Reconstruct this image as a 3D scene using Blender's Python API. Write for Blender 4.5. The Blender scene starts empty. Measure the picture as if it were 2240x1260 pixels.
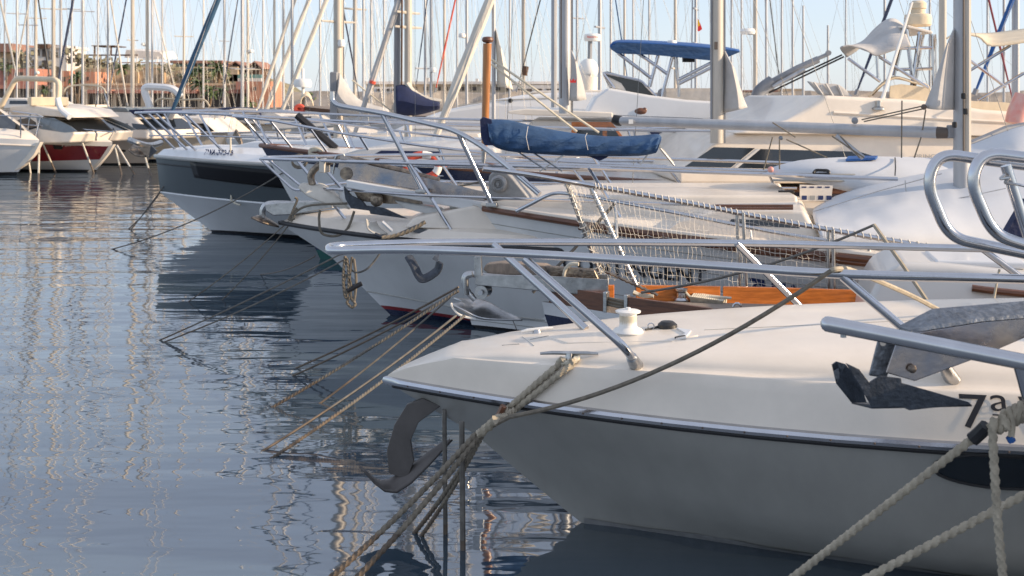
import bpy, math, random
from mathutils import Vector, Matrix, noise
random.seed(7)
C = bpy.context.scene.collection
SC = bpy.context.scene
CAMH, FPX, CX, HY = 2.1, 2600.0, 1120.0, 210.0

# ---------------------------------------------------------------- camera, sky, sun, exposure
cam_data = bpy.data.cameras.new('camera'); cam = bpy.data.objects.new('camera', cam_data); C.objects.link(cam)
cam.location = (0, 0, CAMH); cam.rotation_euler = (math.pi/2, 0, 0)
cam_data.sensor_width = 36; cam_data.lens = 36*FPX/2240; cam_data.shift_y = -420/2240
cam_data.clip_start = 0.1; cam_data.clip_end = 3000
cam_data.dof.use_dof = True; cam_data.dof.focus_distance = 6.8; cam_data.dof.aperture_fstop = 6.5
SC.camera = cam
SUN = Vector((0.93, -0.14, 0.30)).normalized()
EL = math.asin(SUN.z); AZ = math.atan2(SUN.x, SUN.y)
world = bpy.data.worlds.new('World'); SC.world = world; world.use_nodes = True
nt = world.node_tree; nt.nodes.clear()
out = nt.nodes.new('ShaderNodeOutputWorld'); bg = nt.nodes.new('ShaderNodeBackground')
sky = nt.nodes.new('ShaderNodeTexSky'); sky.sky_type = 'NISHITA'; sky.sun_disc = False
sky.sun_elevation = EL; sky.sun_rotation = AZ; sky.air_density = 1.0; sky.dust_density = .4; sky.ozone_density = 4.0; sky.altitude = 0
tc = nt.nodes.new('ShaderNodeTexCoord'); mp = nt.nodes.new('ShaderNodeMapping'); mp.inputs['Scale'].default_value = (1.6, 1.6, 7)
nz = nt.nodes.new('ShaderNodeTexNoise'); nz.inputs['Scale'].default_value = 1.7; nz.inputs['Detail'].default_value = 5; nz.inputs['Roughness'].default_value = .5
rp = nt.nodes.new('ShaderNodeValToRGB'); rp.color_ramp.elements[0].position = .38; rp.color_ramp.elements[1].position = .75
rp.color_ramp.elements[0].color = (.6, .6, .6, 1); rp.color_ramp.elements[1].color = (.75, .75, .75, 1)
mx = nt.nodes.new('ShaderNodeMix'); mx.data_type = 'RGBA'
CLOUD = (4.5, 4.8, 5.5, 1)
mx.inputs[7].default_value = CLOUD
nt.links.new(tc.outputs['Generated'], mp.inputs[0]); nt.links.new(mp.outputs[0], nz.inputs['Vector']); nt.links.new(nz.outputs[0], rp.inputs[0])
nt.links.new(rp.outputs[0], mx.inputs[0]); nt.links.new(sky.outputs[0], mx.inputs[6]); nt.links.new(mx.outputs[2], bg.inputs[0])
bg.inputs[1].default_value = 0.13
nt.links.new(bg.outputs[0], out.inputs[0])
sd = bpy.data.lights.new('sun', 'SUN'); so = bpy.data.objects.new('sun', sd); C.objects.link(so)
so.rotation_euler = SUN.to_track_quat('Z', 'Y').to_euler(); sd.energy = 4.6; sd.angle = math.radians(1.0); sd.color = (1, .77, .53)
SC.view_settings.view_transform = 'Standard'; SC.view_settings.look = 'None'; SC.view_settings.gamma = 1
SC.view_settings.exposure = 0.58; SC.view_settings.use_curve_mapping = False
SC.cycles.max_bounces = 6; SC.cycles.sample_clamp_indirect = 4

# ---------------------------------------------------------------- materials
def mat(name, col, rough=.5, metal=0, var=.12, scale=6, bump=0, bscale=40, trans=0, coat=0, stretch=(1,1,1), col2=None, spec=.5, emit=None, alpha=1):
    m = bpy.data.materials.new(name); m.use_nodes = True; n = m.node_tree.nodes; l = m.node_tree.links
    b = n['Principled BSDF']; b.inputs['Roughness'].default_value = rough; b.inputs['Metallic'].default_value = metal
    b.inputs['Coat Weight'].default_value = coat; b.inputs['Coat Roughness'].default_value = .08; b.inputs['Specular IOR Level'].default_value = spec
    b.inputs['Transmission Weight'].default_value = trans
    t = n.new('ShaderNodeTexCoord'); mp = n.new('ShaderNodeMapping'); mp.inputs['Scale'].default_value = stretch
    l.new(t.outputs['Object'], mp.inputs[0])
    z = n.new('ShaderNodeTexNoise'); z.inputs['Scale'].default_value = scale; z.inputs['Detail'].default_value = 6; z.inputs['Roughness'].default_value = .62
    l.new(mp.outputs[0], z.inputs['Vector'])
    r = n.new('ShaderNodeValToRGB'); r.color_ramp.elements[0].position = .3; r.color_ramp.elements[1].position = .7
    c2 = col2 or tuple(c*(1-var) for c in col); c1 = tuple(min(.9, c*(1+var*.4)) for c in col)
    r.color_ramp.elements[0].color = (*c2, 1); r.color_ramp.elements[1].color = (*c1, 1)
    l.new(z.outputs[0], r.inputs[0]); l.new(r.outputs[0], b.inputs['Base Color'])
    rr = n.new('ShaderNodeMapRange'); rr.inputs[3].default_value = max(.02, rough-.06); rr.inputs[4].default_value = rough+.1
    l.new(z.outputs[0], rr.inputs[0]); l.new(rr.outputs[0], b.inputs['Roughness'])
    if bump:
        z2 = n.new('ShaderNodeTexNoise'); z2.inputs['Scale'].default_value = bscale; z2.inputs['Detail'].default_value = 4
        l.new(mp.outputs[0], z2.inputs['Vector']); bp = n.new('ShaderNodeBump'); bp.inputs['Strength'].default_value = bump; bp.inputs['Distance'].default_value = .02
        l.new(z2.outputs[0], bp.inputs['Height']); l.new(bp.outputs[0], b.inputs['Normal'])
    return m
M = dict(
 gel=mat('white_gelcoat', (.62,.60,.57), .28, var=.07, scale=2, coat=.3),
 gelc=mat('cream_gelcoat', (.79,.71,.61), .36, var=.13, scale=2.2, coat=.2, bump=.05, bscale=220),
 gelb=mat('cool_white_gelcoat', (.70,.71,.72), .3, var=.08, scale=2, coat=.3),
 hullw=mat('weathered_white_hull', (.68,.69,.69), .35, var=.15, scale=1.3, coat=.2, stretch=(1,1,.35)),
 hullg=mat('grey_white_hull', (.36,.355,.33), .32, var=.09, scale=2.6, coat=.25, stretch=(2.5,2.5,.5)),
 bluegrey=mat('blue_grey_hull', (.05,.066,.075), .4, var=.1, scale=1.5, coat=.1),
 navy=mat('navy_paint', (.012,.02,.06), .25, var=.2, coat=.4),
 black=mat('black_antifoul', (.012,.012,.015), .5, var=.3),
 rubber=mat('black_rubber', (.02,.02,.022), .45, var=.3),
 green=mat('green_antifoul', (.01,.09,.08), .5),
 red=mat('dark_red_hull', (.22,.012,.018), .28, coat=.5),
 cover_red=mat('orange_red_plastic', (.62,.09,.05), .45),
 chrome=mat('polished_steel', (.54,.54,.56), .14, 1, var=.1, scale=9, bump=.02, bscale=30),
 steel=mat('brushed_steel', (.50,.50,.50), .28, 1, var=.3, scale=14, bump=.06),
 tint=mat('heat_tinted_steel', (.42,.34,.28), .24, 1, var=.4, scale=5, col2=(.16,.22,.32), bump=.05),
 smoothg=mat('worn_dark_steel', (.13,.12,.115), .5, .4, var=.25, scale=6, bump=.05),
 pane=mat('matt_black_pane', (.006,.006,.008), .3, spec=.15),
 galv=mat('galvanised_steel', (.24,.26,.29), .5, .75, var=.45, scale=38, bump=.3, bscale=60),
 dgalv=mat('dark_galvanised_steel', (.062,.072,.09), .42, .6, var=.5, scale=22, bump=.25, bscale=50),
 bronze=mat('weathered_bronze', (.34,.27,.20), .34, .85, col2=(.07,.065,.07), var=.5, scale=16, bump=.3),
 cast=mat('cast_grey_alloy', (.33,.33,.33), .5, .3, var=.2, scale=20, bump=.15),
 alu=mat('grey_anodised_alloy', (.42,.43,.45), .42, .35, var=.14, scale=3, stretch=(4,4,.5)),
 aluw=mat('cream_painted_alloy', (.49,.45,.39), .38, 0, var=.12, scale=3, stretch=(4,4,.5)),
 alud=mat('dull_grey_alloy', (.26,.27,.29), .5, .3, var=.2, scale=3, stretch=(4,4,.5)),
 sail=mat('cream_sailcloth', (.64,.60,.53), .8, var=.18, scale=5, bump=.5, bscale=14, stretch=(1,1,.4)),
 sailg=mat('grey_sailcloth', (.47,.46,.45), .8, var=.18, scale=4, bump=.4, bscale=10),
 canvas=mat('white_canvas_cover', (.56,.58,.61), .75, var=.07, scale=1.5, bump=.12, bscale=3),
 canvasw=mat('cream_canvas', (.68,.58,.43), .8, var=.15, scale=4, bump=.3, bscale=12),
 cblue=mat('blue_canvas', (.032,.085,.19), .8, var=.3, scale=5, bump=.7, bscale=9, stretch=(1,1,3)),
 cbright=mat('bright_blue_canvas', (.015,.09,.30), .75, var=.2, scale=5, bump=.3, bscale=12),
 cnavy=mat('navy_canvas', (.015,.025,.08), .8, var=.3, scale=6, bump=.3),
 csky=mat('petrol_blue_sail_cover', (.02,.075,.15), .6, var=.3, scale=8, bump=.4),
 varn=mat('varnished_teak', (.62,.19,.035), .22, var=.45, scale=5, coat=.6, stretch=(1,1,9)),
 teak=mat('brown_teak', (.15,.058,.028), .38, var=.5, scale=7, bump=.15, stretch=(1,1,8), coat=.25),
 spar=mat('varnished_spar', (.40,.15,.03), .3, var=.45, scale=6, coat=.5, stretch=(6,6,.5)),
 greyteak=mat('grey_teak_deck', (.27,.22,.18), .7, var=.35, scale=8, bump=.2, stretch=(1,14,1)),
 glass=mat('dark_tinted_glass', (.015,.02,.026), .05, var=.3, spec=.8),
 glassg=mat('grey_glass', (.14,.17,.19), .08, var=.2, spec=.8),
 gglass=mat('green_glass', (.16,.30,.27), .1, var=.2),
 rope=mat('weathered_rope', (.19,.165,.13), .9, var=.4, scale=30),
 ropel=mat('pale_laid_rope', (.40,.35,.27), .9, var=.3, scale=30),
 ropew=mat('cream_rope', (.62,.57,.46), .9, var=.25, scale=30),
 roped=mat('wet_brown_rope', (.13,.10,.075), .7, var=.5, scale=12),
 ropek=mat('grey_wet_rope', (.15,.14,.125), .8, var=.4, scale=20),
 wire=mat('rigging_wire', (.20,.20,.20), .4, .6),
 netm=mat('net_cord', (.78,.73,.64), .9, var=.2),
 plw=mat('white_plastic', (.78,.77,.74), .35, var=.05),
 pink=mat('faded_pink_vinyl', (.60,.20,.17), .4, var=.3, col2=(.66,.45,.40)),
 flagr=mat('red_flag_cloth', (.6,.03,.03), .8), flagy=mat('yellow_flag_cloth', (.75,.45,.03), .8),
 ink=mat('black_lettering', (.015,.015,.02), .4), inkb=mat('navy_lettering', (.02,.035,.12), .4), inkg=mat('grey_lettering', (.38,.38,.38), .4), inkr=mat('red_lettering', (.6,.03,.03), .4),
 inkd=mat('dark_bronze_lettering', (.07,.065,.06), .4),
 sand=mat('sandstone_render', (.58,.42,.27), .9, var=.2, scale=.5, bump=.2, bscale=3),
 sandl=mat('pale_cream_render', (.68,.54,.38), .9, var=.15, scale=.6),
 stone=mat('rough_terrace_stone', (.52,.40,.28), .95, var=.45, scale=1.2, bump=.6, bscale=2),
 orange=mat('terracotta_render', (.52,.24,.15), .9, var=.2, scale=.5),
 rroof=mat('brown_red_roof', (.30,.16,.12), .85, var=.35, scale=2),
 awn=mat('red_awning_cloth', (.42,.19,.14), .8, var=.2),
 dark=mat('dark_shop_opening', (.11,.085,.07), .5, var=.4, scale=1),
 wwall=mat('white_wall_paint', (.68,.64,.60), .8, var=.1, scale=.8),
 timber=mat('brown_timber', (.10,.055,.035), .8, var=.3),
 leaf=mat('olive_foliage', (.24,.22,.14), .8, var=.4, scale=.9, col2=(.15,.145,.09)),
 palm=mat('palm_frond_green', (.10,.14,.05), .7, var=.4, scale=1.5),
 trunk=mat('palm_trunk_bark', (.15,.10,.06), .9, var=.4, scale=3),
 earth=mat('dry_scrub_earth', (.34,.27,.18), .95, var=.5, scale=.15, col2=(.07,.085,.035), bump=.5, bscale=1),
 rock=mat('breakwater_rock', (.32,.28,.24), .95, var=.4, scale=.5, bump=.6, bscale=1.5),
 conc=mat('quay_concrete', (.35,.31,.27), .9, var=.3, scale=.6),
)

# ---------------------------------------------------------------- mesh helpers
def P(px, py, d): return Vector(((px-CX)/FPX*d, d, CAMH-(py-HY)/FPX*d))
class MB:
    def __init__(s): s.v = []; s.f = []
    def quad(s, a, b, c, d): i = len(s.v); s.v += [a, b, c, d]; s.f.append((i, i+1, i+2, i+3)); return s
    def grid(s, rows, cu=False, cv=False):
        i = len(s.v); n = len(rows[0]); m = len(rows)
        for r in rows: s.v += [Vector(p) for p in r]
        for a in range(m if cv else m-1):
            for b in range(n if cu else n-1):
                s.f.append((i+a*n+b, i+a*n+(b+1) % n, i+((a+1) % m)*n+(b+1) % n, i+((a+1) % m)*n+b))
        return s
    def ngon(s, pts): i = len(s.v); s.v += [Vector(p) for p in pts]; s.f.append(tuple(range(i, i+len(pts)))); return s
    def prism(s, pts, off):
        n = len(pts); i = len(s.v); off = Vector(off)
        s.v += [Vector(p) for p in pts]+[Vector(p)+off for p in pts]
        s.f.append(tuple(range(i+n-1, i-1, -1))); s.f.append(tuple(range(i+n, i+2*n)))
        for k in range(n): s.f.append((i+k, i+(k+1) % n, i+n+(k+1) % n, i+n+k))
        return s
    def box(s, c, sz, rz=0, R=None):
        c = Vector(c); R = R or Matrix.Rotation(rz, 3, 'Z'); h = [x/2 for x in sz]
        p = [c+R @ Vector((x*h[0], y*h[1], -h[2])) for x, y in ((-1,-1),(1,-1),(1,1),(-1,1))]
        return s.prism(p, R @ Vector((0, 0, sz[2])))
    def tube(s, pts, r, n=8, flat=1, cap=True, tw=None):
        pts = [Vector(p) for p in pts]; m = len(pts)
        if m < 2: return s
        rs = r if isinstance(r, (list, tuple)) else [r]*m
        tan = [(pts[min(k+1, m-1)]-pts[max(k-1, 0)]).normalized() for k in range(m)]
        up = Vector((0, 0, 1)) if abs(tan[0].z) < .9 else Vector((0, 1, 0))
        x = tan[0].cross(up).normalized(); i = len(s.v); dist = 0
        for k in range(m):
            x = (x-tan[k]*x.dot(tan[k])).normalized(); y = tan[k].cross(x)
            if k: dist += (pts[k]-pts[k-1]).length
            for j in range(n):
                a = 2*math.pi*j/n; rr = rs[k]
                if tw: rr *= 1+.26*math.cos(3*a+dist/rs[k]*tw)
                s.v.append(pts[k]+(x*math.cos(a)+y*math.sin(a)*flat)*rr)
        for k in range(m-1):
            for j in range(n): s.f.append((i+k*n+j, i+k*n+(j+1) % n, i+(k+1)*n+(j+1) % n, i+(k+1)*n+j))
        if cap: s.f.append(tuple(i+j for j in range(n))[::-1]); s.f.append(tuple(i+(m-1)*n+j for j in range(n)))
        return s
    def rod(s, a, b, r, r2=None, n=8): return s.tube([a, b], [r, r2 if r2 is not None else r], n)
    def ball(s, c, r, n=10, sq=(1,1,1)):
        c = Vector(c); rows = []
        for a in range(n//2+1):
            t = math.pi*a/(n//2); rows.append([c+Vector((r*math.sin(t)*math.cos(2*math.pi*b/n)*sq[0], r*math.sin(t)*math.sin(2*math.pi*b/n)*sq[1], r*math.cos(t)*sq[2])) for b in range(n)])
        return s.grid(rows, cu=True)
    def lathe(s, c, prof, axis=(0,0,1), n=18):
        c = Vector(c); q = Vector(axis).to_track_quat('Z', 'Y')
        return s.grid([[c+q @ Vector((r*math.cos(2*math.pi*b/n), r*math.sin(2*math.pi*b/n), h)) for b in range(n)] for r, h in prof], cu=True)
ROOTLOC = {}
def setp(o, label=None, cat=None, group=None, kind=None):
    if label: o['label'] = label
    if cat: o['category'] = cat
    if group: o['group'] = group
    if kind: o['kind'] = kind
    return o
def thing(name, label, cat, loc, group=None):
    o = bpy.data.objects.new(name, None); C.objects.link(o); o.location = loc; o.empty_display_size = .2
    ROOTLOC[o.name] = Vector(loc); return setp(o, label, cat, group)
def mesh(name, mb, m, loc=(0,0,0), smooth=True, bevel=0, solid=0, sub=0):
    me = bpy.data.meshes.new(name); loc = Vector(loc)
    me.from_pydata([tuple(Vector(p)-loc) for p in mb.v], [], mb.f); me.update()
    me.materials.append(M[m] if isinstance(m, str) else m)
    import bmesh
    bm = bmesh.new(); bm.from_mesh(me); bmesh.ops.remove_doubles(bm, verts=bm.verts, dist=1e-5); bmesh.ops.recalc_face_normals(bm, faces=bm.faces)
    big = [f for f in bm.faces if len(f.verts) > 4]
    if big: bmesh.ops.triangulate(bm, faces=big)
    bm.to_mesh(me); bm.free()
    if smooth:
        me.polygons.foreach_set('use_smooth', [True]*len(me.polygons)); me.set_sharp_from_angle(angle=math.radians(38))
    o = bpy.data.objects.new(name, me); C.objects.link(o)
    if solid: q = o.modifiers.new('solid', 'SOLIDIFY'); q.thickness = solid; q.offset = 0
    if bevel:
        q = o.modifiers.new('bevel', 'BEVEL'); q.width = bevel; q.segments = 3; q.limit_method = 'ANGLE'; q.angle_limit = math.radians(28); q.harden_normals = True
    return o
def rootof(o):
    while o.parent: o = o.parent
    return o
def part(name, mb, m, parent, label=None, kind=None, **k):
    o = mesh(name, mb, m, ROOTLOC[rootof(parent).name], **k); o.parent = parent
    if label: o['label'] = label
    if kind: o['kind'] = kind
    return o
def solo(name, mb, m, label, cat, loc=None, group=None, kind=None, **k):
    loc = Vector(loc) if loc is not None else Vector(mb.v[0])
    o = mesh(name, mb, m, loc, **k); o.location = loc; ROOTLOC[o.name] = loc
    return setp(o, label, cat, group, kind)
def bend(pts, rad=.08, k=6):
    pts = [Vector(p) for p in pts]; o = [pts[0]]
    for i in range(1, len(pts)-1):
        a, b, c = pts[i-1], pts[i], pts[i+1]; r1 = min(rad, (a-b).length*.48); r2 = min(rad, (c-b).length*.48)
        p = b+(a-b).normalized()*r1; q = b+(c-b).normalized()*r2
        for j in range(k+1):
            t = j/k; o.append(p*(1-t)**2+b*2*t*(1-t)+q*t*t)
    return o+[pts[-1]]
def sag(a, b, s=.05, n=14):
    a = Vector(a); b = Vector(b)
    return [a.lerp(b, t/n)-Vector((0, 0, 4*s*(t/n)*(1-t/n))) for t in range(n+1)]
def cr(pts, k=6):
    pts = [Vector(p) for p in pts]; o = []
    for i in range(len(pts)-1):
        p0, p1, p2, p3 = pts[max(i-1, 0)], pts[i], pts[i+1], pts[min(i+2, len(pts)-1)]
        for j in range(k):
            t = j/k; o.append(.5*((2*p1)+(p2-p0)*t+(2*p0-5*p1+4*p2-p3)*t*t+(3*p1-p0-3*p2+p3)*t**3))
    return o+[pts[-1]]
def surf(rows, k=5):
    g = [cr(r, k) for r in rows]; return [list(c) for c in zip(*[cr(list(c), k) for c in zip(*g)])]
def resamp(pts, step):
    pts = [Vector(p) for p in pts]; o = [pts[0]]
    for a, b in zip(pts, pts[1:]):
        n = max(1, int((b-a).length/step))
        for j in range(1, n+1): o.append(a.lerp(b, j/n))
    return o
def ropemesh(pts, r, laid=True):
    if laid: return MB().tube(resamp(pts, r*.5), r, 12, tw=2.3)
    return MB().tube(resamp(pts, .25), r, 6)
def line(pts, r, m, label, laid=False, cat='mooring line', name='mooring_line', group='mooring lines'):
    o = solo(name, ropemesh(pts, r, laid), m, label, cat, loc=pts[0], group=group)
    if min(p.z for p in pts) < 0:
        o.data.materials.append(M['roped']); z0 = pts[0].z
        for pl_ in o.data.polygons:
            if pl_.center.z+z0 < .16: pl_.material_index = 1
    return o
FONT = {}
def textmesh(body, fn, name, m, parent, bold=0, sx=1, label=None):
    cu = bpy.data.curves.new('t', 'FONT'); cu.body = body; cu.size = 1; cu.offset = bold; cu.resolution_u = 3
    o = bpy.data.objects.new('t', cu); C.objects.link(o); me = bpy.data.meshes.new_from_object(o)
    bpy.data.objects.remove(o); loc = ROOTLOC[rootof(parent).name]
    for v in me.vertices: v.co = Vector(fn(v.co.x*sx, v.co.y))-loc
    me.name = name; me.materials.clear(); me.materials.append(M[m]); ob = bpy.data.objects.new(name, me); C.objects.link(ob); ob.parent = parent
    if label: ob['label'] = label
    return ob

# ---------------------------------------------------------------- boat frame, hull, cabin
class Fr:
    def __init__(s, px, d, ang, left=True):
        s.O = Vector(((px-CX)/FPX*d, d, 0)); t = math.radians(ang)
        s.a = Vector((math.cos(t), -math.sin(t), 0)) if left else Vector((-math.cos(t), math.sin(t), 0))
        s.p = Vector((s.a.y, -s.a.x, 0))
        if s.p.y > 0: s.p = -s.p
    def w(s, u, v, z): return s.O+s.a*u+s.p*v+Vector((0, 0, z))
    def pv(s, px, py, v):
        k = (px-CX)/FPX; d = (v+s.O.dot(s.p))/(k*s.p.x+s.p.y); q = P(px, py, d); return ((q-s.O).dot(s.a), q.z)
    def wv(s, px, py, v): u, z = s.pv(px, py, v); return s.w(u, v, z)
    def pz(s, px, py, z):
        d = (CAMH-z)*FPX/(py-HY); q = P(px, py, d); return ((q-s.O).dot(s.a), (q-s.O).dot(s.p))
class Hull:
    # rows from sheer to keel: (z_bow, z_aft, u0, B, e)
    def __init__(s, F, L, rows, sm=.55, pw=2.2, zc=1.6): s.F = F; s.L = L; s.rows = rows; s.sm = sm; s.pw = pw; s.zc = zc
    def pt(s, i, t):
        i0 = min(int(i), len(s.rows)-2); f = i-i0; A, B = s.rows[i0], s.rows[i0+1]; q = []
        for zb, za, u0, Bm, e in (A, B):
            sh = (1-(1-min(t/s.sm, 1))**s.pw)**e if t > 0 else 0
            if t > s.sm: sh *= 1-.12*((t-s.sm)/(1-s.sm))**2
            q.append((u0+t*(s.L-u0), Bm*sh, za+(zb-za)*(1-t)**s.zc))
        return tuple(q[0][k]*(1-f)+q[1][k]*f for k in range(3))
    def W(s, i, t, side=1, off=0): u, v, z = s.pt(i, t); return s.F.w(u, side*(v+off), z)
    def at(s, i, u):
        lo, hi = 0, 1
        for _ in range(24):
            m = (lo+hi)/2
            if s.pt(i, m)[0] < u: lo = m
            else: hi = m
        return s.pt(i, lo)
    def side(s, u, z):
        prev = None
        N = (len(s.rows)-1)*5
        for k in range(N+1):
            q = s.at(min(k/5, len(s.rows)-1.0001), u)
            if q[2] <= z and prev: f = min(1, (z-q[2])/max(1e-6, prev[2]-q[2])); return q[1]+(prev[1]-q[1])*f
            prev = q
        return prev[1]
    TS = [0, .008, .02, .04, .065, .095, .13, .17, .21, .26, .31, .37, .44, .52, .6, .7, .8, .9, 1]
    def band(s, i0, i1, name, m, parent, k=3, off=0, label=None, transom=False):
        mb = MB()
        for sd in (1, -1): mb.grid([[s.W(i0+(i1-i0)*j/k, t, sd, off) for t in s.TS] for j in range(k+1)])
        if transom:
            n = len(s.rows)-1; ring = [s.W(i, 1, 1) for i in range(n)]+[s.W(n-.001, 1, 1)]+[s.W(n-.001, 1, -1)]+[s.W(i, 1, -1) for i in range(n-1, -1, -1)]
            mb.ngon(ring)
        return part(name, mb, m, parent, label=label)
    def rail(s, i, r, name, m, parent, off=0, flat=1, t1=1, label=None):
        ts = [t for t in s.TS if t <= t1]
        pts = [s.W(i, t, 1, off) for t in ts[::-1]]+[s.W(i, t, -1, off) for t in ts[1:]]
        return part(name, MB().tube(pts, r, 8), m, parent, label=label)
    def deck(s, name, m, parent, camber=.05, drop=0, w=(-1,-.8,-.5,-.2,0,.2,.5,.8,1), i=0):
        rows = []
        for t in s.TS:
            u, v, z = s.pt(i, t); rows.append([s.F.w(u, v*x, z-drop+camber*min(1, v/.4)*(1-x*x)) for x in w])
        return part(name, MB().grid(rows), m, parent)
class Cabin:
    def __init__(s, F, prof, w0, wu=0, wz=-.2, name='cabin', m='gel', parent=None, bevel=.03, label=None):
        s.F = F; s.prof = prof; s.u0 = min(p[0] for p in prof); s.z0 = min(p[1] for p in prof); s.w0, s.wu, s.wz = w0, wu, wz
        mb = MB(); n = len(prof); A = [s.P(u, z) for u, z in prof]; B = [s.P(u, z, -1) for u, z in prof]
        mb.v = A+B; mb.f = [tuple(range(n)), tuple(range(2*n-1, n-1, -1))]+[(k, n+k, n+(k+1) % n, (k+1) % n) for k in range(n)]
        s.o = part(name, mb, m, parent, bevel=bevel, label=label)
    def P(s, u, z, sd=1, off=0): return s.F.w(u, sd*(max(.02, s.w0+s.wu*(u-s.u0)+s.wz*(z-s.z0))+off), z)
    def pane(s, pts, name='window', m='glass', off=.004, both=True, th=.02, parent=None, label=None):
        r = None
        for sd in ((1, -1) if both else (1,)):
            mb = MB(); a = [s.P(u, z, sd, off) for u, z in pts]; mb.prism(a, s.F.p*(-sd*th)); q = part(name, mb, m, parent or s.o, label=label); r = r or q
        return r
    def front(s, i, j, s0, s1, t0, t1, name='windscreen', m='glass', off=.006):
        (ua, za), (ub, zb) = s.prof[i], s.prof[j]; q = []
        for t in (t0, t1):
            u = ua+(ub-ua)*t; z = za+(zb-za)*t; L = s.P(u, z); R = s.P(u, z, -1); q.append((L.lerp(R, s0), L.lerp(R, s1)))
        nrm = (q[0][1]-q[0][0]).cross(q[1][0]-q[0][0]).normalized()
        if nrm.z < 0: nrm = -nrm
        return part(name, MB().prism([q[0][0]+nrm*off, q[0][1]+nrm*off, q[1][1]+nrm*off, q[1][0]+nrm*off], -nrm*.02), m, s.o)
def tubes(paths, r, name, m, parent, rad=.08, n=8, label=None):
    for p in paths: part(name, MB().tube(bend(p, rad) if len(p) > 2 else p, r, n), m, parent, label=label)
def rail_run(F, H, parent, top, posts, r=.013, m='chrome', post_dir=0, both=True, n=8, rad=.12):
    # top: list of (u,v,z) along near side from bow; mirrored; posts: list of (utop, ubase)
    for sd in ((1, -1) if both else (1,)):
        part('guard_rail', MB().tube(bend([F.w(u, v*sd, z) for u, v, z in top], rad), r, n), m, parent)
    def at(u):
        for (a, b) in zip(top, top[1:]):
            if a[0] <= u <= b[0]: f = (u-a[0])/(b[0]-a[0]); return tuple(a[k]+(b[k]-a[k])*f for k in range(3))
        return top[-1]
    for ut, ub in posts:
        for sd in ((1, -1) if both else (1,)):
            q = at(ut); b = H.at(0, ub)
            part('stanchion', MB().rod(F.w(ut, q[1]*sd, q[2]), F.w(ub, sd*max(0, b[1]-.07), b[2]-.02), r*.9, n=n), m, parent)
# ================================================================ SETTING: water, sea bed of the marina, hill, breakwater
wm = bpy.data.materials.new('harbour_water'); wm.use_nodes = True; n = wm.node_tree.nodes; l = wm.node_tree.links
b = n['Principled BSDF']; b.inputs['Base Color'].default_value = (.040, .064, .088, 1); b.inputs['Roughness'].default_value = .03; b.inputs['IOR'].default_value = 2.6; b.inputs['Specular IOR Level'].default_value = .5
t = n.new('ShaderNodeTexCoord')
def wav(scale, st, dist, strength, prev=None, rot=0, det=2):
    mp = n.new('ShaderNodeMapping'); mp.inputs['Scale'].default_value = st; mp.inputs['Rotation'].default_value = (0, 0, rot); l.new(t.outputs['Object'], mp.inputs[0])
    z = n.new('ShaderNodeTexNoise'); z.inputs['Scale'].default_value = scale; z.inputs['Detail'].default_value = det; z.inputs['Roughness'].default_value = .45; l.new(mp.outputs[0], z.inputs['Vector'])
    bp = n.new('ShaderNodeBump'); bp.inputs['Strength'].default_value = strength; bp.inputs['Distance'].default_value = dist; l.new(z.outputs[0], bp.inputs['Height'])
    if prev: l.new(prev.outputs[0], bp.inputs['Normal'])
    return bp
w1 = wav(.9, (.35, 1.6, 1), .026, 1.0)
w2 = wav(2.6, (.45, 1.6, 1), .0075, 1.0, w1, .1, 2)
w3 = wav(9, (.5, 1.3, 1), .0006, 1.0, w2, -.15, 2)
l.new(w3.outputs[0], b.inputs['Normal'])
M['water'] = wm
wp = MB().quad(Vector((-900, -30, 0)), Vector((900, -30, 0)), Vector((900, 1500, 0)), Vector((-900, 1500, 0)))
setp(mesh('water', wp, 'water', smooth=False), kind='structure', label='calm rippled harbour water reflecting boats and sky')

# hill behind the left of the marina
random.seed(3)
DH = 125
prof = [(-700,120),(-300,110),(-60,98),(0,100),(70,128),(150,135),(230,140),(330,140),(420,146),(520,150),(585,172),(640,205),(760,216),(1000,219)]
front = []; top = []; back = []
for px, py in cr([(a, b, 0) for a, b in prof], 5) and [(v.x, v.y) for v in cr([(a, b, 0) for a, b in prof], 5)]:
    a = P(px, min(py, 214), DH+14); zt = max(.4, a.z+noise.noise(Vector((px*.05, 0, 3)))*.4)
    front.append([Vector((a.x*.93, DH-4, -.5)), Vector((a.x*.95, DH+.5, max(.3, zt*.3))), Vector((a.x*.97, DH+7, max(.35, zt*.7))), Vector((a.x, DH+14, zt)), Vector((a.x*1.2, DH+60, zt*.9)), Vector((a.x*1.3, DH+90, -1))])
setp(mesh('hill', MB().grid(front), 'earth'), kind='structure')
bw = []
random.seed(5)
for k in range(160):
    x = -19+k*1.3; r = random.Random(k)
    bw.append([Vector((x, 96, -.6)), Vector((x, 97+r.random(), .9+.5*r.random())), Vector((x, 99+r.random(), 1.7+.5*r.random())), Vector((x, 100.5, 2.3+.3*r.random())), Vector((x, 106, 2.4)), Vector((x, 108, -.6))])
setp(mesh('breakwater', MB().grid(bw), 'rock', smooth=False), kind='structure')
setp(mesh('quay', MB().box((-30, 116, .25), (110, 9, 1.5)), 'conc', smooth=False), kind='structure')

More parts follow.
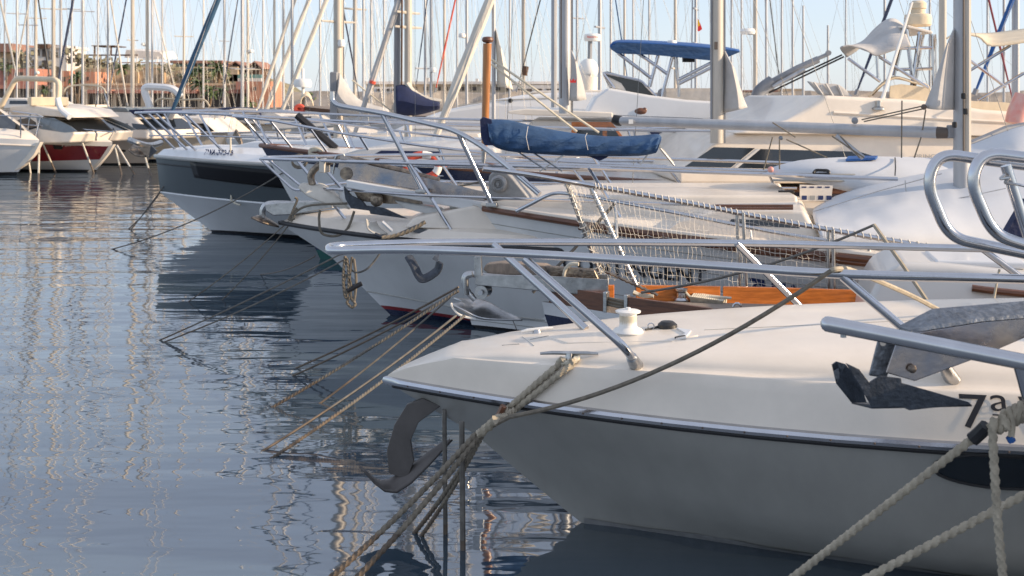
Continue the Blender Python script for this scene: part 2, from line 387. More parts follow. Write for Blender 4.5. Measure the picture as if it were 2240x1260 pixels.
# --- buildings on the hill
def slab(mb, x0, y0, x1, y1, d, th=5): 
    a = P(x0, y1, d); b2 = P(x1, y0, d); return mb.prism([a, Vector((b2.x, d, a.z)), b2, Vector((a.x, d, b2.z))], (0, th, 0))
def building(name, label, d, walls, wins=(), extra=(), cat='building', th=6, wm_='dark', thick=.12):
    x0, y0, x1, y1, m = walls[0]; T = thing(name, label, cat, P((x0+x1)/2, y1, d))
    for x0, y0, x1, y1, m in walls: part('wall', slab(MB(), x0, y0, x1, y1, d, th), m, T, smooth=False)
    for x0, y0, x1, y1 in wins: part('window', slab(MB(), x0, y0, x1, y1, d-.08, .5), wm_, T, smooth=False)
    for nm, m, x0, y0, x1, y1, dd, tt in extra: part(nm, slab(MB(), x0, y0, x1, y1, dd, tt), m, T, smooth=False)
    return T
building('arcade_building', 'long cream arcade with red awnings over dark shop fronts on the quay', 117,
    [(176,186,566,196,'sandl'),(176,196,186,246,'sandl'),(560,196,570,246,'sandl'),(186,196,560,246,'dark')][:1]+[(186,196,560,248,'dark')],
    [], [('awning','awn',190+k*62,196,244+k*62,204,115.6,1.4) for k in range(6)]+[('pillar','sandl',184+k*62,196,192+k*62,248,116.6,1) for k in range(7)]+[('parapet','sand',176,182,570,187,116.7,.6)])
building('terrace_wall', 'sandstone terrace retaining wall above the arcade', 126, [(190,150,520,190,'stone'),(300,146,520,151,'sand')], [], [('buttress','sand',238+k*58,158,244+k*58,188,125.6,.6) for k in range(5)], cat='wall')
building('terracotta_block', 'small orange rendered block left of the palm under the pergola', 122, [(130,155,152,190,'orange')], [(137,168,143,178)])
building('terracotta_block', 'orange rendered block between the two thin masts beside the stone terrace', 122, [(183,157,208,187,'orange')], [(190,168,194,176)])
building('terracotta_block', 'tall orange red block at the right end of the arcade', 115, [(546,178,592,250,'orange'),(516,178,546,196,'awn')], [(556,190,561,198),(572,215,578,223)])
building('terracotta_block', 'long red shop block behind the radar arch at the far left', 119, [(-60,150,76,190,'awn'),(-60,190,130,246,'dark')], [(10,158,20,166),(40,158,50,166)], [('awning','awn',-50,186,128,194,118.2,.8),('pillar','sandl',30,194,36,246,118.6,.5),('pillar','sandl',84,194,90,246,118.6,.5)])
building('brown_roof_house', 'house with brown red roof cut by the left edge', 134, [(-60,112,24,160,'sand')], [(-10,122,-2,134)], [('roof','rroof',-64,95,26,114,133,8)])
building('white_villa', 'white villa with dark windows and flat dark roof on the hilltop', 133, [(62,104,146,160,'wwall')],
    [(68,110,74,122),(80,108,86,122),(92,108,99,124),(106,112,113,130),(120,114,126,126),(132,112,138,124),(70,130,82,142),(92,132,104,146)], [('roof','timber',76,96,104,105,132,8),('roof','wwall',118,100,146,105,132.6,7)])
gb = building('glass_pavilion', 'long low pavilion with brown flat roof and green glass front', 130, [(378,137,480,166,'wwall')], [], 
    [('roof','rroof',372,132,486,138,129,9),('pane','gglass',384,140,400,152,129.8,.3),('pane','gglass',403,140,412,152,129.8,.3),('pane','gglass',432,139,446,156,129.8,.3),('pane','gglass',452,141,468,160,129.8,.3),('column','timber',400,138,403,166,129.6,.5),('column','timber',413,138,430,152,129.6,.5),('column','timber',447,138,451,160,129.6,.5),('column','timber',469,138,474,160,129.6,.5),('balcony','wwall',424,158,486,164,129,1)])
for lab, x0, x1, y0 in (('timber gabled chalet nearest the glass pavilion', 496, 532, 138), ('timber gabled chalet behind the white radar on the hill end', 542, 570, 138)):
    T = thing('chalet', lab, 'building', P((x0+x1)/2, 180, 127))
    part('wall', slab(MB(), x0+3, y0+10, x1-3, 178, 127, 6), 'timber', T, smooth=False)
    part('gable', MB().prism([P(x0+3, y0+10, 127), P(x1-3, y0+10, 127), P((x0+x1)/2, y0+1, 127)], (0, 6, 0)), 'dark', T, smooth=False)
    part('roof', MB().prism([P(x0-2, y0+12, 126.4), P((x0+x1)/2, y0-2, 126.4), P(x1+2, y0+12, 126.4), P(x1+2, y0+9, 126.4), P((x0+x1)/2, y0-5, 126.4), P(x0-2, y0+9, 126.4)][::-1], (0, 7, 0)), 'rroof', T, smooth=False)
    part('balcony', slab(MB(), x0, 163, x1+2, 171, 126, 1), 'gglass', T, smooth=False); part('floor_band', slab(MB(), x0, 171, x1+2, 178, 126, 1), 'wwall', T, smooth=False)
T = thing('pergola', 'dark timber pergola frame on the terrace under the white awning roof', 'pergola', P(270, 150, 128))
for x in (158, 184, 206, 220, 232, 262, 290): part('post', MB().rod(P(x, 152, 128), P(x, 121, 128), .10, n=5), 'timber', T)
part('beam', slab(MB(), 156, 119, 300, 122, 127.9, .3), 'timber', T); part('beam', slab(MB(), 180, 136, 360, 138, 127.9, .3), 'rroof', T); 
for x in (207, 243): part('post', MB().rod(P(x, 121, 128), P(x, 100, 128), .10, n=5), 'timber', T)
part('roof', slab(MB(), 200, 99, 250, 101, 127.7, 4), 'timber', T)
T = thing('awning_roof', 'long pale pinkish awning roof on the hilltop terrace', 'awning', P(315, 132, 130))
part('canopy', surf and MB().prism([P(276, 109, 130), P(350, 114, 130), P(361, 130, 130), P(272, 126, 130)], (0, 5, .3)), 'wwall', T)
for x in (280, 300, 322, 345): part('post', MB().rod(P(x, 140, 130), P(x, 124, 130), .08, n=5), 'plw', T)
# --- low scrub on the hill
random.seed(11)
def leaves(mb, c, rx, rz, n, s, ry=None):
    for _ in range(n):
        v = Vector((random.gauss(0, .45), random.gauss(0, .45), random.gauss(0, .42)))
        if v.length > 1.25: continue
        q = Vector(c)+Vector((v.x*rx, v.y*(ry or rx), v.z*rz)); R = Matrix.Rotation(random.random()*6.3, 3, 'Z') @ Matrix.Rotation(random.random()*2-1, 3, 'X')
        k = s*random.uniform(.6, 1.3); mb.quad(*[q+R @ Vector(t) for t in ((-k, 0, -k*.7), (k, 0, -k*.7), (k*.7, 0, k), (-k*.8, 0, k*.8))])
mb = MB()
for px, py in ((40,118),(52,125),(30,150),(60,160),(110,150),(150,112),(160,130),(172,135),(186,130),(205,132),(112,165),(150,170),(168,178),(225,138),(240,140),(300,142),(395,168),(415,166),(440,170),(470,166),(360,150),(375,150),(505,185),(520,192),(500,200),(90,170),(75,150),(22,190),(5,140)): leaves(mb, P(px, py, 124), 1.2, .7, 30, .20)
setp(mesh('scrub', mb, 'leaf', smooth=False), kind='stuff')
def palm(px, ybase, ytop, d, label, s=1, kind=0):
    b0 = P(px, ybase, d); t0 = P(px+random.uniform(-3, 3), ytop, d); T = thing('palm_tree', label, 'palm tree', b0, 'palm trees behind the marina')
    part('trunk', MB().tube([b0, b0.lerp(t0, .5)+Vector((.1, 0, 0)), t0], [.22*s, .16*s, .14*s], 7), 'trunk', T)
    mb = MB()
    for k in range(26):
        a = random.random()*6.28; el = random.uniform(-.5, 1.2); L = random.uniform(1.1, 1.7)*s; q = t0; dr = Vector((math.cos(a)*math.cos(el), math.sin(a)*math.cos(el), math.sin(el)))
        for j in range(5):
            nx = q+dr*(L/5); side = dr.cross(Vector((0, 0, 1))).normalized()*(.26*s*(1-abs(j-1.5)/4.5)); dn = Vector((0, 0, -.12*s))
            mb.quad(q, nx, nx+side+dn, q+side+dn); mb.quad(q, nx, nx-side+dn, q-side+dn)
            q = nx; dr = (dr+Vector((0, 0, -.28))).normalized()
    part('crown', mb, 'palm', T, smooth=False)
random.seed(2)
for px, yb, yt, d, s, lab in ((266,195,150,120,1.1,'palm with full crown right of the small orange block'),(420,176,156,121,.9,'short palm before the glass pavilion'),(432,186,154,120,1.0,'palm beside the blue furled sail'),(476,190,152,120,1.5,'tall palm with dense crown left of the timber chalets'),(441,225,184,113,1.3,'bushy palm before the arcade awnings'),(458,232,200,112,1.2,'low broad palm in front of the arcade'),(486,226,200,112,.9,'small palm by the twin mast before the arcade'),(172,215,165,113,.9,'palm between the red shop block and the orange block'),(158,215,172,113,.8,'slim palm left of the orange block'),(548,248,225,108,.9,'low palm at the foot of the tall orange block'),(692,240,218,100,1.0,'palm on the breakwater by the buoyed yellow cover'),(12,190,150,119,1,'palm half hidden at the far left'),(100,230,196,113,.8,'palm inside the radar arch opening')): palm(px, yb, yt, d, lab, s*.62)
# --- breakwater buildings
building('white_apartment_block', 'white apartment block with rows of square openings beyond the breakwater', 112, [(818,190,886,226,'wwall')], [(824+k*11,194+j*9,830+k*11,199+j*9) for k in range(5) for j in range(3)])
building('long_white_building', 'long low cream building with flat roof beyond the masts', 114, [(800,182,1240,222,'sandl')], [(900+k*26,190,912+k*26,198) for k in range(12)], [('roof','wwall',796,178,1244,184,113.5,7),('chimney','wwall',930,170,938,180,113.6,1),('chimney','wwall',1040,172,1046,180,113.6,1)])
building('white_office', 'low white building on the breakwater right of the red furled line', 110, [(1120,186,1300,226,'wwall')], [(1130+k*22,194,1142+k*22,202) for k in range(7)])
building('sandstone_building', 'sandstone building behind the davit crane', 108, [(1630,200,1800,262,'sand'),(1700,194,1760,202,'stone')], [(1640+k*20,208,1650+k*20,217) for k in range(8)], [('roof','rroof',1626,197,1702,201,107.5,7)])
building('sandstone_building', 'far low stone building at the right edge', 108, [(1800,206,2300,250,'stone')], [(1820+k*40,214,1832+k*40,224) for k in range(11)])

# ================================================================ FOREGROUND BOAT
F = Fr(845, 5.9, 3)
T = thing('motorboat', 'nearest cream motorboat with long chrome bow rail and large black 7ª on its side', 'motorboat', F.w(0,0,0))
FG = T; FGF = F
H = Hull(F, 6.5, [(.69,.67,0,1.03,1),(.64,.62,.07,1.02,1.0),(.43,.40,.44,1.0,1.12),(.17,.03,.75,.90,1.3),(-.3,-.45,1.35,.08,1)], sm=.55)
HF = H
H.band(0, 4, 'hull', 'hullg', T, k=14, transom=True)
H.rail(0, .021, 'rub_rail', 'chrome', T, off=.002)
H.rail(.55, .012, 'rubber_strip', 'rubber', T, off=.002)
mb0 = None
for k in range(19):
    u = .12+k*.17; q = H.at(0, u)
    part('screw', MB().ball(F.w(u, q[1]+.024, q[2]-.004), .0055, 6), 'dark', T)
def lip(u):
    u = max(0, u); return .145*min(1, (u/.36)**.7)+.055*min(1, max(0, (u-.3)/1.2))
def crown(u):
    u = max(0, u)
    ks = [(0,.0),(.12,.07),(.3,.14),(.6,.20),(1.2,.262),(2,.31),(2.8,.345),(4,.38),(6.5,.42)]
    for (a, x), (b2, y) in zip(ks, ks[1:]):
        if u <= b2: return x+(y-x)*(u-a)/(b2-a)
    return .5
def dz(u, w):
    w = abs(w); L = lip(u); c = max(crown(u), L+.0)
    e=c-L; tab = [(0,c),(.2,L+e*.995),(.45,L+e*.93),(.62,L+e*.82),(.74,L+e*.66),(.80,L+e*.50),(.83,L+e*.36),(.86,L+e*.10),(.885,L+.002),(.925,L),(.935,L-.008),(.97,L*.45),(1,0)]
    for (a, x), (b2, y) in zip(tab, tab[1:]):
        if w <= b2: return x+(y-x)*(w-a)/(b2-a)
    return 0
ws = [1,.985,.97,.952,.935,.925,.905,.885,.872,.86,.845,.83,.815,.80,.77,.74,.70,.66,.62,.54,.45,.33,.2,.1,0]; ws = ws+[-w for w in ws[-2::-1]]
def dpt(u, w, off=0):
    q = H.at(0, u); return F.w(u, q[1]*w, q[2]+.012+dz(u, w)+off)
rows = [[dpt(u, w) for w in ws] for u in [.0005,.01,.03,.06,.09,.12,.16,.2,.25,.3,.36,.43,.5,.6,.7,.85,1,1.2,1.4,1.6,1.8,2.0,2.2,2.5,2.8,3.2,3.7,4.3,5,5.8,6.5]]
part('deck', MB().grid(rows), 'gelc', T)
def dk(px, py):
    prev = None; d = 4.2
    def gap(d):
        p = P(px, py, d); u = (p-FGF.O).dot(FGF.a); v = (p-FGF.O).dot(FGF.p)
        if u < 0: return 1
        q = HF.at(0, u)
        return p.z-(q[2]+.012+dz(u, v/q[1])) if abs(v) < q[1] else 1
    while d < 8.5:
        if gap(d) < 0: break
        d += .01
    a, b_ = d-.01, d
    for _ in range(20):
        m_ = (a+b_)/2
        if gap(m_) < 0: b_ = m_
        else: a = m_
    return P(px, py, b_)
# raised locker hatch, slot vent, small fittings
hp = [dk(*p) for p in ((1195,738),(1240,752),(1470,748),(1528,735),(1480,712),(1330,722))]
part('locker_hatch', MB().prism([p+Vector((0,0,-.01)) for p in hp], (0, 0, .016)), 'gelc', T, bevel=.006)
part('hatch_recess', MB().prism([dk(*p)+Vector((0,0,.002)) for p in ((1480,722),(1512,727),(1500,742),(1478,745),(1500,734))], (0,0,.010)), 'gelb', T)
part('hatch_slot', MB().tube([dk(1478,744)+Vector((0,0,.008)), dk(1498,740)+Vector((0,0,.008))], .009, 6), 'black', T)
c = dk(1460, 718); part('rubber_bung', MB().lathe(c, [(0,.035),(.03,.034),(.047,.02),(.05,0),(.0,0)], n=14), 'rubber', T)
part('bung_strap', MB().tube(sag(c+Vector((-.04,0,.01)), dk(1412,724)+Vector((0,0,.006)), .003), .006, 6), 'rubber', T)
part('ring', MB().tube([dk(1424,722)+Vector((.016*math.cos(a*.7), 0, .018+.016*math.sin(a*.7))) for a in range(10)], .003, 5), 'chrome', T)
for (x0,y0,x1,y1) in ((1142,737,1168,757),(1136,753,1098,756),(1200,735,1160,743)):
    part('moulded_seam', MB().tube(resamp([dk(x0,y0)+Vector((0,0,.0015)), dk(x1,y1)+Vector((0,0,.0015))], .05), .0018, 5), 'hullg', T)
# windlass drum (white line drum)
c = dk(1374, 728)
W_ = part('windlass', MB().lathe(c, [(.073,-.005),(.075,.008),(.066,.020),(.050,.026),(.043,.034),(.040,.085),(.043,.094),(.060,.099),(.062,.106),(.052,.110),(.013,.112),(.012,.122),(0,.124)], n=28), 'plw', T)
part('base_ring', MB().lathe(c, [(.080,-.01),(.080,.003),(.074,.004)], n=28), 'steel', W_)
part('line_turns', MB().lathe(c, [(.0405,.04)]+[(.0415+.0012*(k%2), .042+k*.003) for k in range(14)]+[(.0405,.086)], n=24), 'ropew', W_)
# cleats
def cleat(c, L, ax, parent, m='steel', h=.05):
    cl = part('cleat', MB().tube([c-ax*L/2+Vector((0,0,h-.004)), c-ax*L*.3+Vector((0,0,h)), c+ax*L*.3+Vector((0,0,h)), c+ax*L/2+Vector((0,0,h-.002))], [.006,.009,.009,.006], 10), m, parent)
    part('cleat_foot', MB().tube([c-ax*.0+Vector((0,0,-.012)), c+Vector((0,0,.01)), c+Vector((0,0,h))], [.034,.020,.016], 12), 'steel', cl)
cc = dk(1245, 796); cleat(cc, .265, F.a, T)
cleat(dk(1175, 728), .16, (dk(1222,724)-dk(1125,734)).normalized(), T, 'plw', .018)
# bow rail
R0 = .0205
tip = F.wv(722, 541, 0)
u0t, z0t = F.pv(722, 541, 0)
near = [F.w(u0t, 0, z0t), F.w(u0t+.02,.09,z0t-.004), F.wv(900,546,.28), F.wv(1160,556,.50), F.wv(1500,577,.68), F.wv(1850,600,.80), F.wv(2240,611,.86), F.wv(2700,630,.9)]
far = [F.w(u0t, 0, z0t), F.w(u0t+.02,-.09,z0t-.004), F.wv(900,532,-.28), F.wv(1080,530,-.48), F.wv(1500,531,-.68), F.wv(1850,537,-.80), F.wv(2240,546,-.86), F.wv(2700,556,-.9)]
allr = cr(far[::-1], 6)[:-7]+bend([cr(far,6)[6], F.w(u0t-.012, 0, z0t), cr(near,6)[6]], .07, 8)+cr(near, 6)[7:]
part('bow_rail', MB().tube(allr, R0, 14), 'chrome', T)
def stan(path, r=R0*.92, base=True):
    path = [Vector(p) for p in path]
    s_ = part('stanchion', MB().tube(bend(path, .1, 6), r, 12), 'chrome', T)
    if base:
        dr = (path[-2]-path[-1]).normalized(); part('stanchion_base', MB().tube([path[-1]-dr*.01, path[-1]+dr*.10, path[-1]+dr*.105], [r*1.75, r*1.3, r*1.0], 14), 'steel', s_)
b1 = dk(1392, 800); stan([F.wv(1148,566,.49), F.wv(1370,762,.69), b1])
b2 = dk(2082, 828); stan([F.wv(1843,605,.80), F.wv(2060,790,.86), b2])
stan([F.wv(1078,532,-.48), dk(1282,720)+Vector((0,0,.0))], base=False)
stan([F.wv(1612,533,-.70), F.wv(1770,690,-.84)], base=False)
stan([F.wv(2150,545,-.86), F.wv(2330,680,-.9)], base=False)
# lettering on the flank
def flank(u, t, off=.003):
    q = HF.at(0, u); w = 1-.065*t; z = q[2]+.012+dz(u, w); p = F.w(u, q[1]*w, z); return p+(F.p*.8+Vector((0,0,.6)))*off
def ufor(px, t):
    lo, hi = 1, 4
    for _ in range(30):
        m_ = (lo+hi)/2; q = flank(m_, t)
        if CX+FPX*q.x/q.y < px: lo = m_
        else: hi = m_
    return lo
def fitlet(body, px0, px1, tb, tt, parent, m, name='lettering'):
    import bmesh
    cu = bpy.data.curves.new('t', 'FONT'); cu.body = body; o = bpy.data.objects.new('t', cu); C.objects.link(o); me = bpy.data.meshes.new_from_object(o)
    xs = [v.co.x for v in me.vertices]; ys = [v.co.y for v in me.vertices]; bpy.data.objects.remove(o)
    x0, x1, y0, y1 = min(xs), max(xs), min(ys), max(ys); ua, ub = ufor(px0, .5), ufor(px1, .5)
    bm = bmesh.new(); bm.from_mesh(me); bmesh.ops.triangulate(bm, faces=bm.faces); bmesh.ops.subdivide_edges(bm, edges=[e for e in bm.edges if e.calc_length() > .12], cuts=4, use_grid_fill=True); bm.to_mesh(me); bm.free()
    loc = ROOTLOC[rootof(parent).name]
    for v in me.vertices: v.co = flank(ua+(ub-ua)*(v.co.x-x0)/(x1-x0), tb+(tt-tb)*(v.co.y-y0)/(y1-y0), .004)-loc
    me.name = name; me.materials.clear(); me.materials.append(M[m]); ob = bpy.data.objects.new(name, me); C.objects.link(ob); ob.parent = parent
fitlet('7', 2102, 2164, .30, .97, T, 'ink'); fitlet('a', 2170, 2210, .66, .98, T, 'ink'); fitlet('-', 2172, 2206, .57, .60, T, 'ink')
fitlet('V', 2232, 2292, .30, .97, T, 'ink')
# porthole on the hull
u1, z1 = F.pv(2195, 1030, .95); cu_, cz_ = u1, z1
ph = MB(); ring = []; 
for k in range(28):
    a = k/28*2*math.pi; uu = cu_+.27*math.cos(a); zz = cz_+.075*math.sin(a); ring.append(F.w(uu, H.side(uu, zz)+.006, zz))
part('porthole', MB().prism(ring, -F.p*.03), 'glass', T); part('porthole_frame', MB().tube(ring+[ring[0]], .007, 6, cap=False), 'rubber', T)
# superstructure further aft, beyond the frame
Cabin(F, [(3.4,1.05),(4.3,1.55),(6.2,1.55),(6.4,.8),(3.4,.8)], .75, 0, -.2, 'cockpit_coaming', 'gelc', T)

mbw = MB(); rr = []
for j in range(4):
    z = -.04+j*.022; rr.append([F.w(u, H.side(u, z)+.004, z+.006*math.sin(u*9)*(j == 3)) for u in [.98+k*.12 for k in range(44)]])
part('waterline_stain', mbw.grid(rr), 'cast', T)
for x0,y0,x1,y1 in ((1540,722,2240,690),): 
    part('moulded_seam', MB().tube([dk(x0+(x1-x0)*k/24, y0+(y1-y0)*k/24)+Vector((0,0,.001)) for k in range(25)], .0011, 4), 'hullg', T)
# anchor hanging under the bow
T = thing('anchor', 'dark anchor with curved shank hanging in shadow under the cream motorboat bow', 'anchor', F.w(.3,.05,.3))
def pth(pts, v, fr=F): return [fr.wv(x, y, v) for x, y in pts]
part('shank', MB().prism(pth([(925,872),(890,885),(862,930),(846,985),(850,1035),(890,1050),(905,1010),(898,965),(915,925),(965,888)], .06)[::-1], F.p*-.03), 'smoothg', T, bevel=.004)
part('fluke', MB().grid(surf([[F.wv(787,1020,.16),F.wv(868,1078,.1),F.wv(990,962,.02)],[F.wv(800,1032,.05),F.wv(850,1050,.04),F.wv(965,970,.0)],[F.wv(787,1020,-.08),F.wv(868,1070,-.04),F.wv(985,962,-.02)]], 4)), 'smoothg', T, solid=.012)
part('stock', MB().rod(F.wv(972,880,.03), F.wv(972,935,.03), .012), 'steel', T)

# ================================================================ boat cut off by the right edge: anchor roller, loops
FM = Fr(2290, 3.45, 6)
T = thing('motorboat', 'boat cut off at the right edge, with only rail loops and roller tube in view', 'motorboat', FM.w(0,0,0))
HM = Hull(FM, 5.5, [(1.36,1.3,0,1.1,1),(.6,.5,.2,1.0,1.2),(.1,.05,.6,.9,1.2),(-.4,-.4,1,.1,1)])
HM.band(0, 3, 'hull', 'gel', T, k=6, transom=True); HM.deck('deck', 'gel', T); HM.rail(0, .02, 'rub_rail', 'rubber', T)
part('roller_tube', MB().tube([P(1812,709,3.50), P(1850,716,3.49), P(2240,792,3.35), P(2420,835,3.3)], .0235, 16), 'chrome', T)
part('tube_cap', MB().ball(P(1812,709,3.50), .0235, 14), 'chrome', T)
part('tube_bolt', MB().rod(P(1845,726,3.49), P(1845,738,3.49), .009, n=8), 'steel', T)
part('roller_leg', MB().tube([P(2232,796,3.37), P(2262,905,3.40), P(2300,960,3.4)], .021, 12), 'chrome', T)
for dd, pts, lab in ((4.15, [(2330,372),(2140,348),(2056,335),(2026,398),(2076,520),(2250,556),(2420,590)], 'left loop'), (3.95, [(2420,362),(2240,345),(2150,333),(2122,396),(2172,512),(2240,536),(2420,570)], 'right loop')):
    part('bow_rail_loop', MB().tube(bend([P(x, y, dd) for x, y in pts], .07, 8), .0205, 14), 'chrome', T)
part('loop_stanchion', MB().tube([P(2200,362,3.98), P(2250,520,3.98)], .018, 12), 'chrome', T)
part('wire_clip', MB().tube(bend([P(2198,382,3.95),P(2186,392,3.95),P(2210,388,3.94),P(2196,400,3.95),P(2230,404,3.9),P(2262,412,3.9)], .01), .005, 6), 'steel', T)
part('fore_canvas', MB().prism([P(2196,520,4.9), P(2245,436,4.9), P(2330,440,4.9), P(2330,525,4.9)], (0,.05,0)), 'cnavy', T)
part('bow_support', MB().tube([P(2300,560,4.1), P(2340,800,3.8), P(2400,900,3.5)], .02, 8), 'chrome', T)
# its anchor
T = thing('anchor', 'galvanised hinged anchor with dark pointed flukes on the roller at the right edge', 'anchor', P(1960,780,3.55))
def pl(name, pts, d, th, m, bevel=.003, dd=None, label=None): return part(name, MB().prism([P(p[0], p[1], p[2] if len(p) > 2 else d) for p in pts], (0, th, 0)), m, T, bevel=bevel, label=label)
part('shank_flange', MB().prism([P(1966,722,3.60),P(2040,684,3.60),P(2300,662,3.60),P(2300,692,3.52),P(2150,704,3.52),P(2036,722,3.52),P(1990,731,3.53)], (0,.004,.012)), 'galv', T, bevel=.002)
pl('side_plate', [(1966,735),(2036,722),(2150,704),(2300,692),(2300,715),(2240,740),(2142,782),(2002,834),(1938,816)], 3.525, .010, 'tint', label='heat tinted stainless cheek plate')
pl('side_plate', [(1966,735),(2036,722),(2240,695),(2300,715),(2240,740),(2142,782),(2002,834),(1938,816)], 3.60, .010, 'tint')
pl('upright_plate', [(1924,735),(1968,738),(1940,828),(1902,822)], 3.57, .012, 'galv')
part('upright_hole', MB().lathe(P(1931,750,3.565), [(0,0),(.009,0),(.009,.004),(0,.004)], (0,-1,0), 14), 'gelc', T)
part('pivot_bolt', MB().lathe(P(1994,806,3.52), [(.013,0),(.013,.008),(.007,.012),(0,.012)], (0,-1,0), 10), 'bronze', T)
fl = lambda dn, df: None
part('fluke', MB().prism([P(1850,794,3.50),P(1880,808,3.50),P(1902,836,3.50),P(1925,822,3.50),P(1972,828,3.50),P(1973,838,3.50),P(2120,880,3.50),P(2126,886,3.50),P(2035,893,3.50),P(1990,898,3.50),P(1974,891,3.50),P(1908,892,3.50)], (0,.006,0)), 'dgalv', T, bevel=.002)
part('fluke', MB().prism([P(1820,798,3.66),P(1830,791,3.66),P(1850,797,3.60),P(1885,845,3.58),P(1896,881,3.58),P(1863,881,3.64),P(1830,840,3.66)], (0,.006,0)), 'dgalv', T, bevel=.002)
part('fluke_bottom', MB().quad(P(1908,892,3.505), P(2126,887,3.505), P(2126,887,3.51), P(1863,881,3.66)), 'dgalv', T, solid=.006)
part('fluke_patch', MB().prism([P(1824,812,3.64),P(1835,806,3.64),P(1838,826,3.64),P(1828,830,3.64)], (0,.003,0)), 'galv', T)
# ================================================================ wooden sailboat with net (behind the cream motorboat)
F = Fr(1185, 8.5, 13); T = thing('sailing_yacht', 'navy hulled sailing yacht with varnished teak bulwark and rope netting along its rail', 'sailing yacht', F.w(0,0,0)); KF, KT = F, T
H = Hull(F, 9.5, [(.63,.37,0,1.0,1),(.59,.33,.01,1.0,1),(.54,.28,.02,1.0,1.02),(.12,.05,.16,.92,1.15),(-.3,-.3,.6,.2,1)], sm=.5, zc=1.3); KH = H
H.band(0, 1, 'white_strake', 'gelb', T); H.band(1, 2, 'cove_stripe', 'gelb', T); H.band(2, 4, 'hull', 'navy', T, k=6, transom=True); H.deck('deck', 'greyteak', T, camber=.05)
for sgn, m in ((1, 'teak'), (-1, 'varn')):  # same teak: shade painted into the outer planks, sunlight into the inner ones
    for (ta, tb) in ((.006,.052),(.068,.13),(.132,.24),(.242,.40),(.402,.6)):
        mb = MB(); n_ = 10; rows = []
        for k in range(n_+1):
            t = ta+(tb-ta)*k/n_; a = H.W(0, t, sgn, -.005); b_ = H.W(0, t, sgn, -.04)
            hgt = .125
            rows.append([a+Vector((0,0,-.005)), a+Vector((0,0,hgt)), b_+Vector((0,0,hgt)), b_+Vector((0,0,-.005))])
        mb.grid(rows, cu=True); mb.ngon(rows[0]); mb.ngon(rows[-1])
        part('bulwark_plank', mb, m, T, label='brown outer plank with shade painted in' if sgn > 0 else 'varnished inner plank with sunlit orange painted in', smooth=False, bevel=.004)
for t in (.052, .068):
    a = H.W(0, t, 1, -.022); part('fairlead_plate', MB().box(a+Vector((0,0,.068)), (.03,.05,.142), -math.radians(30)), 'steel', T, bevel=.006)
for k in range(3): part('fairlead_line', MB().tube([H.W(0,.052,1,-.03)+Vector((0,0,.05+k*.022)), H.W(0,.068,1,-.03)+Vector((0,0,.04+k*.022))], .011, 6), 'rope', T)
# bow roller channel
part('bow_roller_channel', MB().prism([F.wv(x,y,.12) for x,y in ((1040,602),(1172,602),(1330,612),(1330,648),(1180,637),(1040,622))], F.p*-.02), 'steel', T, bevel=.003)
part('bow_roller_channel', MB().prism([F.wv(x,y,-.06) for x,y in ((1050,600),(1172,598),(1330,600),(1330,640),(1180,632),(1050,618))], F.p*.02), 'steel', T, bevel=.003)
part('channel_floor', MB().quad(F.wv(1040,622,.12), F.wv(1330,648,.12), F.wv(1330,640,-.06), F.wv(1050,618,-.06)), 'steel', T, solid=.01)
part('channel_post', MB().prism([F.wv(x,y,.13) for x,y in ((1037,562),(1052,560),(1054,604),(1037,604))], F.p*-.03), 'steel', T, bevel=.003)
part('roller', MB().lathe(F.wv(1052,640,.11), [(0,0),(.05,0),(.052,.01),(.03,.03),(.03,.10),(.052,.13),(.05,.14),(0,.14)], -F.p, 20), 'steel', T)
part('roller_bolt', MB().lathe(F.wv(1052,640,.125), [(.018,0),(.018,.02),(0,.02)], F.p, 8), 'chrome', T)
part('anchor_shackle', MB().tube(bend([F.wv(1020,645,.08),F.wv(1018,604,.08),F.wv(1034,600,.08)], .03), .022, 10), 'steel', T)
part('wooden_block', MB().prism([F.wv(x,y,-.02) for x,y in ((1062,578),(1095,574),(1190,580),(1230,602),(1190,602),(1072,602),(1056,590))], F.p*-.12), 'greyteak', T, bevel=.01)
part('chain_guide', MB().prism([F.wv(x,y,0) for x,y in ((1190,582),(1300,590),(1310,612),(1200,604))], F.p*-.06), 'bronze', T, bevel=.01)
# coachroof, hatch, handrail
cb = Cabin(F, [(F.pv(1885,690,.5)[0],.5)]+[F.pv(x,y,.5) for x,y in ((1900,650),(1930,600),(1975,578),(2060,580),(2240,598),(2700,640))]+[(6.5,.95),(6.6,.5)], .62, .015, -.35, 'coachroof', 'gel', T, bevel=.05)
part('hatch', MB().box(F.wv(2130,568,.1), (.55,.5,.05), -.2), 'gelb', T, bevel=.02)
hr = [cb.P(*F.pv(x,y,.62), 1, .03) for x, y in ((2132,636),(2160,640),(2240,648),(2400,660))]; part('handrail', MB().tube(hr, .022, 8), 'teak', T)
